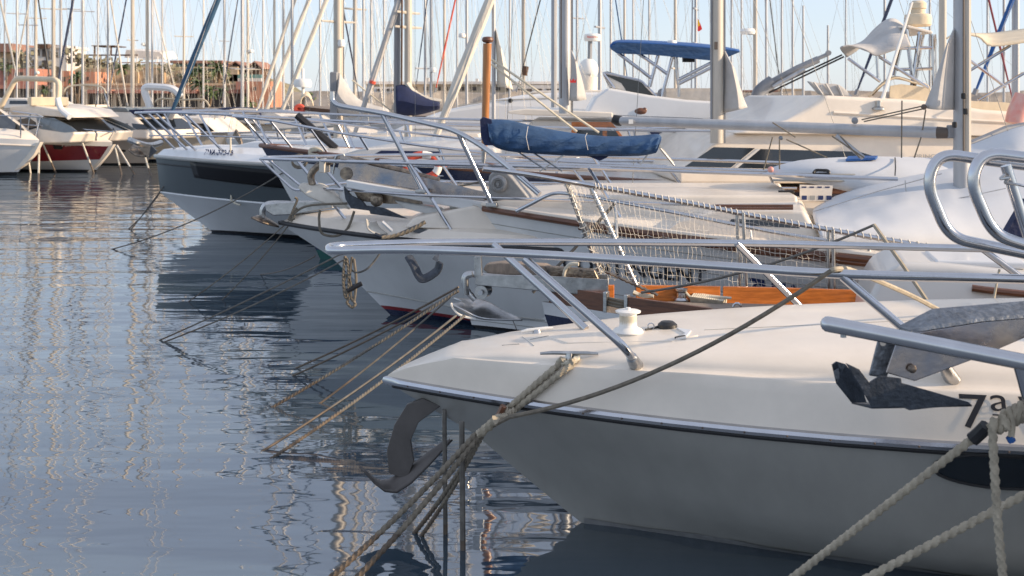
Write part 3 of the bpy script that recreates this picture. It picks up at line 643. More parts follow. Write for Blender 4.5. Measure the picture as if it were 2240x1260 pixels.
# guard rail with net (far side), posts
rp_ = [F.wv(1056,369,.02), F.wv(1150,381,-.12), F.wv(1240,397,-.3), F.wv(1300,407,-.42), F.wv(1500,443,-.62), F.wv(1700,482,-.78), F.wv(1950,526,-.9), F.wv(2240,572,-.96), F.wv(2600,610,-1)]
part('guard_rail', MB().tube(cr(rp_, 5), .0185, 12), 'chrome', T)
rp2 = [F.wv(1056,369,.02), F.wv(1300,381,.35), F.wv(1500,392,.6), F.wv(1680,402,.75), F.wv(1960,418,.88), F.wv(2240,428,.95), F.wv(2500,436,1)]
rail2 = [rp_[0]]+[F.w(a, -b if False else b, c_) for a, b, c_ in ()]
FARR = [F.wv(1056,372,-.05), F.wv(1300,386,-1.2), F.wv(1680,402,-1.6)]
for (x0,y0,x1,y1,v0,v1,r) in ((1240,402,1316,612,-.32,-.50,.020),(1290,404,1398,638,-.42,-.40,.022)):
    a, b_ = F.wv(x0,y0,v0), F.wv(x1,y1,v1); s_ = part('stanchion', MB().rod(a, b_, r*.8, n=10), 'steel', T)
    mb = MB()
    for k in range(16):
        c0 = a.lerp(b_, (k+.3)/16.5); mb.tube([c0+Vector((.026*math.cos(q), .026*math.sin(q), .012*math.sin(q+k))) for q in (0,1.05,2.1,3.15,4.2,5.25,6.28)], .0035, 5)
    part('lashing', mb, 'netm', s_, kind='stuff')
bt = {}
for (x0,y0,x1,y1,v) in ((1612,462,1618,640,-.74),(1626,465,1634,668,-.70),(1812,500,1812,690,-.84),(1822,502,1826,690,-.80)):
    part('stanchion', MB().rod(F.wv(x0,y0,v), F.wv(x1,y1,v), .014, n=10), 'steel', T)
part('stanchion_bracket', MB().box(F.wv(1618,655,-.72), (.10,.03,.07), -.2), 'plw', T, bevel=.006); part('stanchion_bracket', MB().box(F.wv(1318,616,-.48), (.09,.03,.05), -.2), 'plw', T, bevel=.006)
# net: verticals and horizontals with sag and irregularity
def netgrid(top, bot, nx, nz, r, name='rope_net'):
    mb = MB(); rnd = random.Random(4); g = []
    def L(pts, t):
        s_ = t*(len(pts)-1); i = min(int(s_), len(pts)-2); return pts[i].lerp(pts[i+1], s_-i)
    for i in range(nx+1):
        t = i/nx; a, b_ = L(top, t), L(bot, t); col = []
        for j in range(nz+1):
            s_ = j/nz; j_ = rnd.uniform(-1,1); col.append(a.lerp(b_, s_)+Vector((j_*.005+.005*math.sin(i*.7+j)*(1 if j%2 else -1), rnd.uniform(-.008,.008), rnd.uniform(-.008,.008)-.02*math.sin(t*9)*math.sin(3.14*s_))))
        g.append(col)
    for i in range(nx+1): mb.tube(g[i], r, 3, cap=False)
    for j in range(nz+1): mb.tube([g[i][j] for i in range(nx+1)], r if j < nz else r*1.6, 3, cap=False)
    return mb
ntop = cr([p+Vector((0,0,-.02)) for p in rp_[2:8]], 4)
nbot = cr([F.wv(1308,604,-.50), F.wv(1350,612,-.55), F.wv(1515,634,-.66), F.wv(1705,652,-.78), F.wv(1955,680,-.9), F.wv(2245,700,-.96)], 4)
part('rope_net', netgrid(ntop, nbot, 96, 14, .0014), 'netm', T, kind='stuff')
mb = MB(); rr_ = cr(rp_[3:8], 16)
for i in range(0, len(rr_)-1):
    c0 = rr_[i]; mb.tube([c0+Vector((.02*(q/6.28), .024*math.cos(q), .024*math.sin(q))) for q in (0,.9,1.8,2.7,3.6,4.5,5.4,6.28)], .004, 5)
part('rail_lashing', mb, 'netm', T, kind='stuff')
# deck gear
def ddk(x, y, z=.66): u, v = F.pz(x, y, z); return F.w(u, v, z)
c0 = ddk(1490, 655, .63); wd = part('winch', MB().lathe(c0, [(.055,-.05),(.055,.0),(.04,.015),(.036,.05),(.05,.065),(.05,.08),(.02,.085),(0,.085)], n=18), 'chrome', T)
part('chain', MB().tube([F.wv(1330,596,-.1)+Vector((0,0,.008*math.sin(k*2.2))) if False else F.wv(1325+k*4.2, 594+k*1.9+1.2*math.sin(k*2.4), -.1) for k in range(28)], .011, 6), 'bronze', T)
cf = MB()
for k in range(16): cf.tube([F.wv(1515+k*4.4+dx*5, 648+dy*13+k*.6, -.32-.12*math.sin(q)) for q, dx, dy in ((0,0,0),(.8,.9,-.5),(1.6,1.4,-.1),(2.4,1.2,.5),(3.1,.4,.9),(4,-.6,.8),(5,-.6,.2),(6,0,0))], .0085, 6)
part('rope_coil', cf, 'ropew', T, kind='stuff'); part('rope_tail', MB().tube(cr([F.wv(1500,640,-.3),F.wv(1520,655,-.3),F.wv(1560,650,-.3),F.wv(1600,652,-.3)]), .010, 6), 'ropew', T)
part('rope_tail', MB().tube(cr([F.wv(1385,640,-.2),F.wv(1400,645,-.2),F.wv(1430,648,-.2)]), .016, 6, tw=.6), 'ropew', T)
part('hose', MB().tube(cr([F.wv(1234,612,.0),F.wv(1236,592,.0),F.wv(1248,578,0),F.wv(1266,578,0)]), .014, 8), 'ropew', T)
part('deck_pad_eye', MB().tube([F.wv(1612+9*math.cos(q), 672-9*math.sin(q), .1) for q in (0,.6,1.2,1.8,2.4,3.14)], .008, 6), 'chrome', T)
# its anchor
T2 = thing('anchor', 'steel anchor with broad scoop fluke on the roller of the netted sailing yacht', 'anchor', F.wv(1052,640,.05))
part('fluke', MB().grid(surf([[F.wv(986,665,.22),F.wv(1010,678,.22),F.wv(1050,697,.16),F.wv(1100,700,.08),F.wv(1143,700,.02)],[F.wv(1010,660,.05),F.wv(1030,668,.05),F.wv(1060,676,.05),F.wv(1100,690,.03),F.wv(1142,699,.0)],[F.wv(990,652,-.12),F.wv(1020,655,-.12),F.wv(1060,658,-.08),F.wv(1105,682,-.03),F.wv(1142,699,-.02)]], 5)), 'steel', T2, solid=.012)
part('fluke_edge', MB().tube(cr([F.wv(986,663,.22),F.wv(992,676,.22),F.wv(1008,690,.21),F.wv(1040,698,.17)]), .009, 6), 'plw', T2)
part('shank', MB().tube(cr([F.wv(1040,655,.05),F.wv(1025,640,.05),F.wv(1016,620,.05),F.wv(1024,600,.05),F.wv(1080,606,.05),F.wv(1200,612,.03)]), .024, 10), 'steel', T2)

# ================================================================ white planked boat with bow platform and lettering on its side
F = Fr(985, 10.8, 12); T = thing('motorboat', 'white boat with long anchor platform, brown rub strake and dark name lettering on its side', 'motorboat', F.w(0,0,0)); JF = F
H = Hull(F, 10, [(1.17,.66,-.05,1.38,1),(1.08,.56,.0,1.37,1.02),(.33,.12,.12,1.15,1.25),(.03,0,.2,1.05,1.3),(-.4,-.4,.8,.1,1)], sm=.5, zc=1.5); JH = H
H.band(0, 3, 'hull', 'hullw', T, k=12, transom=True); H.band(3, 4, 'boot_stripe', 'black', T); H.deck('deck', 'gelc', T, camber=.04, drop=.02)
rk = [t for t in H.TS if t >= .03]
for sd in (1, -1): 
    part('rub_strake', MB().tube([H.W(.35, t, sd, .01) for t in rk], .030, 8), 'teak', T); part('rub_strake', MB().tube([H.W(.72, t, sd, .01) for t in rk if t > .1], .024, 8), 'teak', T); part('toe_rail', MB().tube([H.W(0, t, sd, -.01) for t in rk], .022, 8), 'gelc', T)
for k in range(9):
    part('plank_seam', MB().tube([H.W(1.1+k*.22, t, 1, .001) for t in H.TS if t < .5], .0035, 5), 'hullg', T)
part('butt_seam', MB().tube([H.W(1.0+k*.2, .035+k*.001, 1, .001) for k in range(11)], .004, 5), 'dark', T)
def hlet(Hh, body, x0, y0, x1, hpx, m, parent, bold=.0, v=.9, off=.006, name='lettering'):
    ua, za = Hh.F.pv(x0, y0, Hh.side(*Hh.F.pv(x0, y0, v))); ub, zb = Hh.F.pv(x1[0], x1[1], Hh.side(*Hh.F.pv(x1[0], x1[1], v)))
    for _ in range(4):
        ua, za = Hh.F.pv(x0, y0, Hh.side(ua, za)); ub, zb = Hh.F.pv(x1[0], x1[1], Hh.side(ub, zb))
    import bmesh
    cu = bpy.data.curves.new('t', 'FONT'); cu.body = body; cu.offset = bold; cu.resolution_u = 3; o = bpy.data.objects.new('t', cu); C.objects.link(o); me = bpy.data.meshes.new_from_object(o); bpy.data.objects.remove(o)
    xs = [q.co.x for q in me.vertices]; ys = [q.co.y for q in me.vertices]; xa, xb, ya, yb = min(xs), max(xs), min(ys), max(ys); loc = ROOTLOC[rootof(parent).name]
    d = Hh.F.w(ua, 0, 0).y; hz = hpx/FPX*d
    for q in me.vertices:
        tx = (q.co.x-xa)/(xb-xa); u = ua+(ub-ua)*tx; z = za+(zb-za)*tx+hz*(q.co.y-ya)/(yb-ya); q.co = Hh.F.w(u, Hh.side(u, z)+off, z)-loc
    me.name = name; me.materials.clear(); me.materials.append(M[m]); ob = bpy.data.objects.new(name, me); C.objects.link(ob); ob.parent = parent
hlet(H, 'CONTINGENT', 1232, 590, (1547, 620), 32, 'ink', T, .02, off=.014)
hlet(H, '7ª MA-1-186-', 1640, 640, (1885, 680), 33, 'inkb', T, .03, off=.014)
# platform
pf = [F.wv(x, y, .17) for x, y in ((757,393),(985,432),(1090,446),(1110,475),(985,452),(757,411))]
part('bow_platform', MB().prism(pf, F.p*-.34), 'gelb', T, bevel=.012)
part('platform_bracket', MB().prism([F.wv(x,y,.06) for x,y in ((860,438),(960,455),(985,480),(984,495),(940,470),(880,455))], F.p*-.12), 'hullw', T, bevel=.02)
part('platform_channel', MB().prism([F.wv(x,y,.09) for x,y in ((745,338),(765,345),(810,362),(900,382),(1060,420),(1060,440),(900,412),(760,392),(740,368))], F.p*-.012), 'tint', T, bevel=.003)
part('platform_channel', MB().prism([F.wv(x,y,-.09) for x,y in ((745,338),(765,345),(810,362),(900,382),(1060,420),(1060,440),(900,412),(760,392),(740,368))], F.p*.012), 'steel', T, bevel=.003)
part('roller', MB().lathe(F.wv(757,380,.1), [(0,0),(.06,0),(.06,.02),(.035,.05),(.035,.15),(.06,.18),(.06,.2),(0,.2)], -F.p, 18), 'bronze', T)
part('roller', MB().lathe(F.wv(825,437,.08), [(0,0),(.062,0),(.062,.02),(.05,.03),(.022,.035),(.022,.05),(0,.05)], F.p, 22), 'bronze', T)
part('roller_hoop', MB().tube(bend([F.wv(728,380,.08),F.wv(735,340,.08),F.wv(752,338,.08)], .03)+bend([F.wv(757,352,.08),F.wv(765,380,.08)], .02), .010, 8), 'steel', T)
# windlass
wl = part('windlass', MB().prism([F.wv(x,y,.12) for x,y in ((1068,436),(1068,385),(1078,376),(1108,376),(1120,388),(1155,430),(1165,452))], F.p*-.28), 'cast', T, bevel=.02)
part('gypsy_wheel', MB().lathe(F.wv(1092,402,.13), [(.0,0),(.072,0),(.078,.02),(.07,.05),(.055,.062),(.05,.05),(.04,.05),(.028,.03),(.015,.03),(.013,.055),(0,.055)], F.p, 26), 'cast', wl)
part('chain', MB().tube([F.wv(925+k*5, 418+k*.72+1.6*math.sin(k*2.3), 0) for k in range(38)], .018, 6), 'bronze', T)
part('lashing', MB().tube(cr([F.wv(900,392,0),F.wv(930,400,.03),F.wv(950,395,0),F.wv(985,410,.02),F.wv(1060,395,0)]), .008, 6), 'rope', T)
# pulpit
top = [(F.pv(727,229,.0)[0], .10)]
def jp(l, v): return [F.wv(x, y, v) for x, y in l]
part('pulpit', MB().tube(bend([F.wv(727,200,.14), F.wv(727,229,.14), F.wv(840,248,.22), F.wv(990,283,.40), F.wv(1050,316,.50), F.wv(1110,363,.62), F.wv(1180,425,.74)], .12), .024, 12), 'chrome', T)
part('pulpit', MB().tube(bend([F.wv(800,331,-.20), F.wv(1040,352,-.5), F.wv(1300,372,-.8), F.wv(1700,380,-1.1), F.wv(2300,400,-1.2)][:0]+[F.wv(727,229,.12), F.wv(735,226,-.1), F.wv(900,240,-.3), F.wv(1000,262,-.5), F.wv(1100,300,-.7)], .08), .0, 4) if False else MB().tube(cr([F.wv(830,352,-.25), F.wv(1050,356,-.5), F.wv(1400,366,-.8), F.wv(1800,378,-1.05), F.wv(2300,395,-1.2)], 5), .018, 10), 'chrome', T)
for a, b_, va, vb in (((836,249),(922,416),.22,.17),((1002,290),(1076,446),.42,.33)):
    part('stanchion', MB().rod(F.wv(*a,va), F.wv(*b_,vb), .021, n=12), 'chrome', T); part('stanchion_foot', MB().box(F.wv(b_[0],b_[1]+2,vb), (.10,.07,.035), -.2), 'steel', T, bevel=.008)
part('side_rail', MB().tube(bend([F.wv(1130,462,.52), F.wv(1212,420,.62), F.wv(1290,430,.74), F.wv(1500,470,.98), F.wv(1700,510,1.12), F.wv(2000,556,1.22), F.wv(2300,596,1.3)], .10), .017, 10), 'chrome', T)
for x0,y0,x1,y1 in ((1345,440,1350,520),(1640,498,1652,575),(1900,540,1915,630)): part('stanchion', MB().rod(F.wv(x0,y0,1.0), F.wv(x1,y1,1.05), .014), 'steel', T)
cb = Cabin(F, [F.pv(1440,520,.7), F.pv(1490,478,.7), F.pv(1560,462,.7), F.pv(1760,460,.7), F.pv(1800,530,.7)], .80, 0, -.25, 'coachroof', 'gelc', T)
cb.pane([F.pv(x,y,.8) for x,y in ((1590,492),(1600,480),(1740,486),(1750,500))], 'window')
# varnished staff at the bow pulpit and blue covered boom
part('wooden_staff', MB().tube([F.wv(1059,330,-.1), F.wv(1062,250,-.1), F.wv(1066,95,-.1)], [.028,.034,.040], 14), 'spar', T)
part('staff_cap', MB().lathe(F.wv(1067,88,-.1), [(0,-.03),(.042,-.02),(.055,.0),(.05,.022),(.04,.03),(0,.035)], n=18), 'teak', T)
part('staff_foot', MB().tube([F.wv(1057,366,-.1), F.wv(1059,330,-.1)], [.012,.026], 10), 'steel', T)
# anchors of this boat
T2 = thing('anchor', 'dark plough anchor under the long bow platform beside the roller disc', 'anchor', F.wv(800,440,.1))
part('fluke', MB().prism([F.wv(x,y,.13) for x,y in ((752,408),(768,428),(790,438),(800,450),(838,455),(890,478),(880,477),(810,468),(808,461),(768,456),(755,435))], F.p*-.03), 'dgalv', T2, bevel=.003)
part('fluke', MB().grid(surf([[F.wv(752,408,.10),F.wv(756,436,.10),F.wv(769,456,.10)],[F.wv(741,412,-.02),F.wv(745,436,-.02),F.wv(762,454,-.02)]], 4)), 'gelb', T2, solid=.01)
part('shank', MB().prism([F.wv(x,y,.02) for x,y in ((770,412),(840,425),(915,432),(925,446),(850,446),(786,440))], F.p*-.02), 'bronze', T2, bevel=.003)
T2 = thing('anchor', 'bronze plough anchor with pale leaf shaped fluke hanging off the platform tip', 'anchor', F.wv(700,420,.0))
part('fluke', MB().grid(surf([[F.wv(653,410,.10),F.wv(675,430,.10),F.wv(720,448,.06),F.wv(765,458,.0)],[F.wv(660,402,.0),F.wv(690,410,.03),F.wv(730,430,.02),F.wv(765,457,.0)],[F.wv(690,402,-.12),F.wv(710,405,-.10),F.wv(745,432,-.06),F.wv(765,456,-.02)]], 4)), 'sail', T2, solid=.014)
part('shank', MB().tube(cr([F.wv(684,404,0),F.wv(680,385,0),F.wv(690,368,0),F.wv(712,356,0),F.wv(760,348,0),F.wv(850,368,0),F.wv(960,396,0)]), [.034]*37, 10), 'bronze', T2)
part('shank_collar', MB().box(F.wv(710,362,.0), (.06,.12,.13), -.3), 'sail', T2, bevel=.01)

# sail cover (boom under blue canvas)
FB = Fr(1060, 9.6, 2); T = thing('covered_boom', 'boom wrapped in wrinkled mid blue canvas cover behind the varnished staff', 'boom', FB.wv(1060,300,0))
topl = [(1066,262),(1110,262),(1170,276),(1250,290),(1330,298),(1400,296),(1438,293),(1447,300)]; botl = [(1075,316),(1090,325),(1120,332),(1180,337),(1250,341),(1330,342),(1400,341),(1434,335)]
rows = []
for (xa, ya), (xb, yb) in zip(cr([(a,b_,0) for a,b_ in topl],5) and [(p.x,p.y) for p in cr([(a,b_,0) for a,b_ in topl],5)], [(p.x,p.y) for p in cr([(a,b_,0) for a,b_ in botl],5)]):
    A, B_ = FB.wv(xa, ya, 0), FB.wv(xb, yb, 0); r = []; k = len(rows)
    for j in range(16):
        q = 2*math.pi*j/16; c_ = A.lerp(B_, .5-.5*math.cos(q)); wv_ = .075*math.sin(q)*(1+.45*math.sin(q/2)**4)+.011*abs(math.sin(q))*(math.sin(k*1.05+j*1.5)+.6*math.sin(k*2.1-j*1.1)); r.append(c_+FB.p*wv_)
    rows.append(r)
part('canvas_cover', MB().grid(rows, cu=True).ngon(rows[0]).ngon(rows[-1]), 'cblue', T)
part('cover_hem', MB().prism([FB.wv(x,y,.0) for x,y in ((1240,334),(1340,336),(1325,346),(1312,352),(1290,343))], FB.p*-.02), 'cnavy', T)
part('end_panel', MB().prism([FB.wv(x,y,.05) for x,y in ((1050,262),(1056,256),(1075,262),(1082,318),(1060,318),(1052,300))], FB.p*-.10), 'cnavy', T)
for x in (1155, 1284): part('seam', MB().tube([FB.wv(x, 276+(x-1155)*.12, .07), FB.wv(x-4,300,.125), FB.wv(x+2,328,.10)], .003, 4), 'sailg', T)
for x0,y0,x1,y1 in ((1130,330,1195,372),(1160,330,1230,374),(1240,335,1180,375),(1420,335,1400,360),(1445,325,1475,362)): part('lashing', MB().rod(FB.wv(x0,y0,.02), FB.wv(x1,y1,.02), .007, n=5), 'steel', T)

# ================================================================ white motorboat, black rub rail, rope bundle (I)
F = Fr(613, 11.5, 5); T = thing('motorboat', 'off white motorboat with thin black rub rail and ropes tied over its bow', 'motorboat', F.w(0,0,0)); IF = F
H = Hull(F, 6, [(.96,.85,.16,1.1,1),(.875,.74,.0,1.18,1),(.80,.66,.10,1.15,1.03),(.55,.40,.50,1.08,1.15),(.22,.06,.85,1.0,1.35),(.09,.05,.98,.94,1.4),(.055,.03,1.02,.93,1.4),(-.3,-.4,1.4,.1,1)], sm=.5); IH = H
H.band(0, 1, 'bow_flank', 'gelc', T); H.band(1, 4, 'hull', 'hullw', T, k=9, transom=True); H.band(4, 5, 'lower_hull', 'gelb', T); H.band(5, 6, 'red_pinstripe', 'red', T); H.band(6, 7, 'boot_stripe', 'navy', T)
H.deck('deck', 'gelc', T, camber=.08); H.rail(1, .022, 'rub_rail', 'rubber', T, off=.004); H.rail(4, .006, 'spray_rail', 'hullg', T, off=.003)
tops = [(-.18,.0,1.50),(-.16,.12,1.50),(.45,.42,1.50),(1.3,.75,1.50),(3,1.0,1.48),(5.6,1.0,1.4)]
rail_run(F, H, T, tops, [(.25,.75),(1.4,1.8),(3,3.4)], r=.017)
for sd in (1, -1): part('mid_rail', MB().tube(bend([F.w(-.17,.1*sd,1.50), F.w(.18,.16*sd,1.20), F.w(.6,.45*sd,1.24), F.w(1.5,.85*sd,1.22), F.w(4,1.15*sd,1.18)], .07), .013, 8), 'chrome', T)
cb = Cabin(F, [F.pv(880,500,.9), F.pv(900,478,.9), F.pv(985,462,.9), F.pv(1100,440,.9), F.pv(1300,430,.9), F.pv(1750,430,.9), F.pv(1750,520,.9)], .85, .01, -.3, 'cabin', 'gelc', T)
cb.pane([F.pv(x,y,.85) for x,y in ((905,508),(900,500),(1000,505),(1200,520),(1200,545),(960,520))], 'window')
# roller + anchor
part('bow_roller', MB().prism([F.wv(x,y,.08) for x,y in ((578,447),(600,444),(720,440),(730,455),(640,470),(598,472),(582,462))], F.p*-.16), 'steel', T, bevel=.01)
T2 = thing('anchor', 'small stainless anchor with brown tinged fluke on the roller above the black rub rail', 'anchor', F.wv(600,470,0))
part('shank', MB().tube(cr([F.wv(575,478,0),F.wv(575,458,0),F.wv(590,446,0),F.wv(640,446,0)]), .03, 8), 'steel', T2)
part('fluke', MB().grid(surf([[F.wv(549,476,.12),F.wv(575,488,.10),F.wv(610,498,.0)],[F.wv(565,472,0),F.wv(585,480,0),F.wv(610,496,0)],[F.wv(560,472,-.12),F.wv(585,478,-.1),F.wv(610,494,-.02)]], 4)), 'bronze', T2, solid=.014)
# hanging anchors & ropes by this hull
T2 = thing('anchor', 'grey anchor hooked over the rail low against the off white hull', 'anchor', P(925,600,9.6))
part('shank', MB().tube(cr([P(893,560,9.7),P(905,580,9.65),P(918,606,9.6),P(932,608,9.6),P(956,592,9.6),P(962,572,9.6)]), [.02]+[.045]*12+[.05]*17+[.02], 8, flat=.5), 'dgalv', T2)
part('crown_plate', MB().prism([P(945,566,9.6),P(962,548,9.6),P(958,574,9.6)], (0,.02,0)), 'galv', T2)
T2 = thing('anchor', 'pale double fluke anchor on the bow roller just below the dark plough point', 'anchor', P(830,500,10.6))
part('fluke', MB().grid(surf([[P(800,478,10.5),P(803,500,10.5),P(818,512,10.5)],[P(812,486,10.55),P(818,500,10.55),P(832,513,10.5)],[P(822,484,10.7),P(830,498,10.7),P(848,512,10.6)]], 4)), 'sail', T2, solid=.012)
part('shank', MB().rod(P(836,485,10.5), P(858,505,10.5), .018), 'gelb', T2); part('bracket', MB().tube(cr([P(820,512,10.4),P(850,520,10.4),P(890,505,10.5),P(930,485,10.6)]), .016, 8), 'dgalv', T2)

# ================================================================ white boat with navy sheer stripe (H)
F = Fr(570, 15.4, 8); T = thing('motorboat', 'white boat with flared bow, navy sheer stripe and teal waterline stripe', 'motorboat', F.w(0,0,0)); HFr = F
H = Hull(F, 10, [(1.46,1.0,0,1.55,1),(1.30,.84,.10,1.5,1.03),(.6,.35,.50,1.3,1.25),(.20,.10,.70,1.2,1.35),(.12,.05,.74,1.15,1.4),(-.4,-.4,1.0,.1,1)], sm=.5)
H.band(0, 1, 'navy_stripe', 'navy', T); H.band(1, 3, 'hull', 'hullw', T, k=8, transom=True); H.band(3, 4, 'navy_boot_line', 'navy', T); H.band(4, 5, 'teal_boot_stripe', 'green', T); H.deck('deck', 'gel', T)
H.rail(0, .03, 'gunwale', 'teak', T)
rail_run(F, H, T, [(-.35,.0,1.84),(-.33,.14,1.84),(.3,.5,1.80),(1.3,.95,1.66),(2.4,1.2,1.52),(4,1.35,1.36),(8,1.4,1.2)], [(-.15,.12),(.3,.55),(.9,1.1),(1.6,1.75),(2.6,2.7),(4,4)], r=.017)
part('rope_coil', MB().tube([F.wv(655+16*math.cos(q), 350+14*math.sin(q)+q*.5, .75) for q in [k*.5 for k in range(26)]], .014, 6), 'rope', T)
part('rope_coil', MB().tube([F.wv(690+14*math.cos(q), 330+8*math.sin(q)+q*.4, .6) for q in [k*.5 for k in range(36)]], .016, 6), 'ropew', T)
part('bowsprit_plank', MB().tube([F.wv(650,252,.1), F.wv(735,325,.1)], .05, 6), 'black', T)
Cabin(F, [F.pv(720,345,1.0), F.pv(790,325,1), F.pv(900,320,1), F.pv(1080,324,1), F.pv(1120,400,1)], 1.05, 0, -.25, 'cabin', 'gel', T).pane([F.pv(x,y,1.05) for x,y in ((815,338),(830,330),(960,332),(960,344))], 'window', 'cnavy')

# ================================================================ blue grey cruiser (G)
F = Fr(343, 18.6, 14); T = thing('motor_cruiser', 'blue grey motor cruiser with long black hull window and plumb bow', 'motor cruiser', F.w(0,0,0))
H = Hull(F, 13, [(1.27,1.17,.12,1.5,1),(1.16,1.05,-.03,1.75,.9),(1.05,.94,.0,1.74,.9),(.60,.46,.06,1.66,1.0),(.56,.42,.10,1.62,1.02),(.03,.24,.92,1.25,1.3),(-.4,-.4,1.4,.1,1)], sm=.45, zc=1.2); GH = H
H.band(0, 1, 'bow_flank', 'gelb', T); H.band(1, 2, 'fender_strip', 'bluegrey', T); H.band(2, 3, 'hull', 'bluegrey', T, k=4); H.band(3, 4, 'knuckle', 'gelb', T); H.band(4, 5, 'lower_hull', 'gelb', T, k=6, transom=True); H.band(5, 6, 'boot_stripe', 'black', T)
H.rail(1, .03, 'rub_rail', 'hullg', T); H.rail(2, .012, 'dark_line', 'black', T); H.rail(3, .015, 'knuckle_line', 'gelb', T, off=.01)
H.deck('deck', 'gelb', T, camber=.09)
def hpanel(H, pts, name, m, parent, off=.008, n=14):
    # quad panel mapped on the hull: pts = TL,TR,BR,BL pixels
    F = H.F; q = []
    for x, y in pts:
        u, z = F.pv(x, y, 1.2)
        for _ in range(6): u, z = F.pv(x, y, H.side(u, z))
        q.append((u, z))
    rows = []
    for j in range(5):
        t = j/4; a = (q[0][0]+(q[3][0]-q[0][0])*t, q[0][1]+(q[3][1]-q[0][1])*t); b_ = (q[1][0]+(q[2][0]-q[1][0])*t, q[1][1]+(q[2][1]-q[1][1])*t); r = []
        for i in range(n+1):
            s_ = i/n; u = a[0]+(b_[0]-a[0])*s_; z = a[1]+(b_[1]-a[1])*s_; r.append(F.w(u, H.side(u, z)+off, z))
        rows.append(r)
    return part(name, MB().grid(rows), m, parent, solid=.01)
hpanel(H, [(416,354),(640,376),(640,414),(426,388)], 'hull_window', 'pane', T)
hlet(H, '7ª VA-3-73-18', 446, 338, (508, 340), 11, 'inkb', T, .03, v=1.0, off=.02)
rail_run(F, H, T, [(-.25,0,1.84),(-.22,.3,1.84),(.5,.75,1.86),(1.6,1.15,1.84),(4,1.5,1.74),(11,1.6,1.6)], [(-.1,.4),(.15,.7),(.35,.9),(1.0,1.5),(2.2,2.6),(3.6,3.8)], r=.02)
for sd in (1, -1): part('mid_rail', MB().tube([F.w(.2,.55*sd,1.5), F.w(1.2,.95*sd,1.52), F.w(3,1.3*sd,1.5)], .012, 6), 'chrome', T)
Cabin(F, [(1.0,1.25),(1.8,1.42),(3.6,1.48),(10,1.45),(10,1.1),(1,1.1)], .30, .13, -.3, 'coachroof', 'gelb', T)
T2 = thing('anchor', 'small anchor with pointed fluke stowed on the blue grey cruiser foredeck', 'anchor', F.wv(520,300,.2))
part('shank', MB().tube([F.wv(500,292,.2), F.wv(520,296,.2)], .03, 6), 'steel', T2); part('fluke', MB().prism([F.wv(x,y,.25) for x,y in ((515,282),(526,300),(533,332),(520,312),(508,296))], F.p*-.05), 'bronze', T2, bevel=.01)
T2 = thing('anchor', 'steel anchor cluster jutting left beside the blue grey cruiser bow', 'anchor', P(320,320,24))
part('shank', MB().tube(cr([P(282,305,24),P(300,312,24),P(330,318,24.5),P(352,312,25)]), .06, 8), 'steel', T2); part('fluke', MB().grid(surf([[P(280,328,24),P(296,340,24),P(320,343,24)],[P(290,318,24.2),P(305,326,24.2),P(325,334,24.2)],[P(296,312,24.5),P(315,318,24.5),P(335,330,24.3)]],3)), 'bronze', T2, solid=.03)
part('fluke', MB().prism([P(300,322,23.8),P(330,318,24),P(342,330,24),P(325,346,24)], (0,.08,0)), 'dgalv', T2)

# low white boat with double rails between the off white hull and the trawler
F = Fr(905, 13.4, 3); T = thing('motorboat', 'low white boat with double steel rails showing between the platform rail and blue boom cover', 'motorboat', F.w(0,0,0))
H = Hull(F, 4.2, [(1.02,.95,0,1.0,1),(.85,.75,.05,1.0,1.03),(.1,.04,.6,.8,1.3),(-.3,-.3,1,.1,1)], sm=.5)
H.band(0, 2, 'hull', 'gel', T, k=4, transom=True); H.band(2, 3, 'boot_stripe', 'navy', T); H.deck('deck', 'gelc', T, camber=.08); H.rail(1, .02, 'rub_rail', 'cnavy', T)
rail_run(F, H, T, [(-.5,.0,1.33),(-.48,.12,1.33),(.4,.55,1.34),(1.5,.85,1.33),(4.1,.95,1.32)], [(-.1,.3),(.9,1.2),(1.8,2.1),(2.8,3.1),(3.8,4.0)], r=.018)
for sd in (1, -1): part('mid_rail', MB().tube([F.w(.1,.4*sd,1.17), F.w(1.5,.86*sd,1.16), F.w(4.1,.93*sd,1.15)], .012, 8), 'chrome', T)
Cabin(F, [(1.3,1.0),(1.7,1.16),(4.0,1.18),(4.1,.95)], .55, 0, -.3, 'coachroof', 'gelc', T)
for k, (u, v) in enumerate(((.5,.1),(.9,-.2),(1.2,.3),(2.2,.6),(3.0,.62))): part('cleat', MB().box(F.w(u, v, 1.12 if k < 3 else 1.05), (.14,.05,.06), .3), 'steel', T, bevel=.01)
T2 = thing('lifebuoy', 'orange and white ring lifebuoy hung on the rail behind the bronze anchor platform', 'lifebuoy', F.w(.15,.5,1.2))
cc2 = P(924, 364, 12.75)
for k in range(4):
    a0 = k*math.pi/2; part('ring_segment', MB().tube([cc2+Vector((.17*math.cos(a0+j*.24), .02*j%1*.02, .125*math.sin(a0+j*.24))) for j in range(5)], .042, 10), 'cover_red', T2); part('white_band', MB().tube([cc2+Vector((.17*math.cos(a0+.96+j*.2), 0, .125*math.sin(a0+.96+j*.2))) for j in range(4)], .044, 10), 'plw', T2)

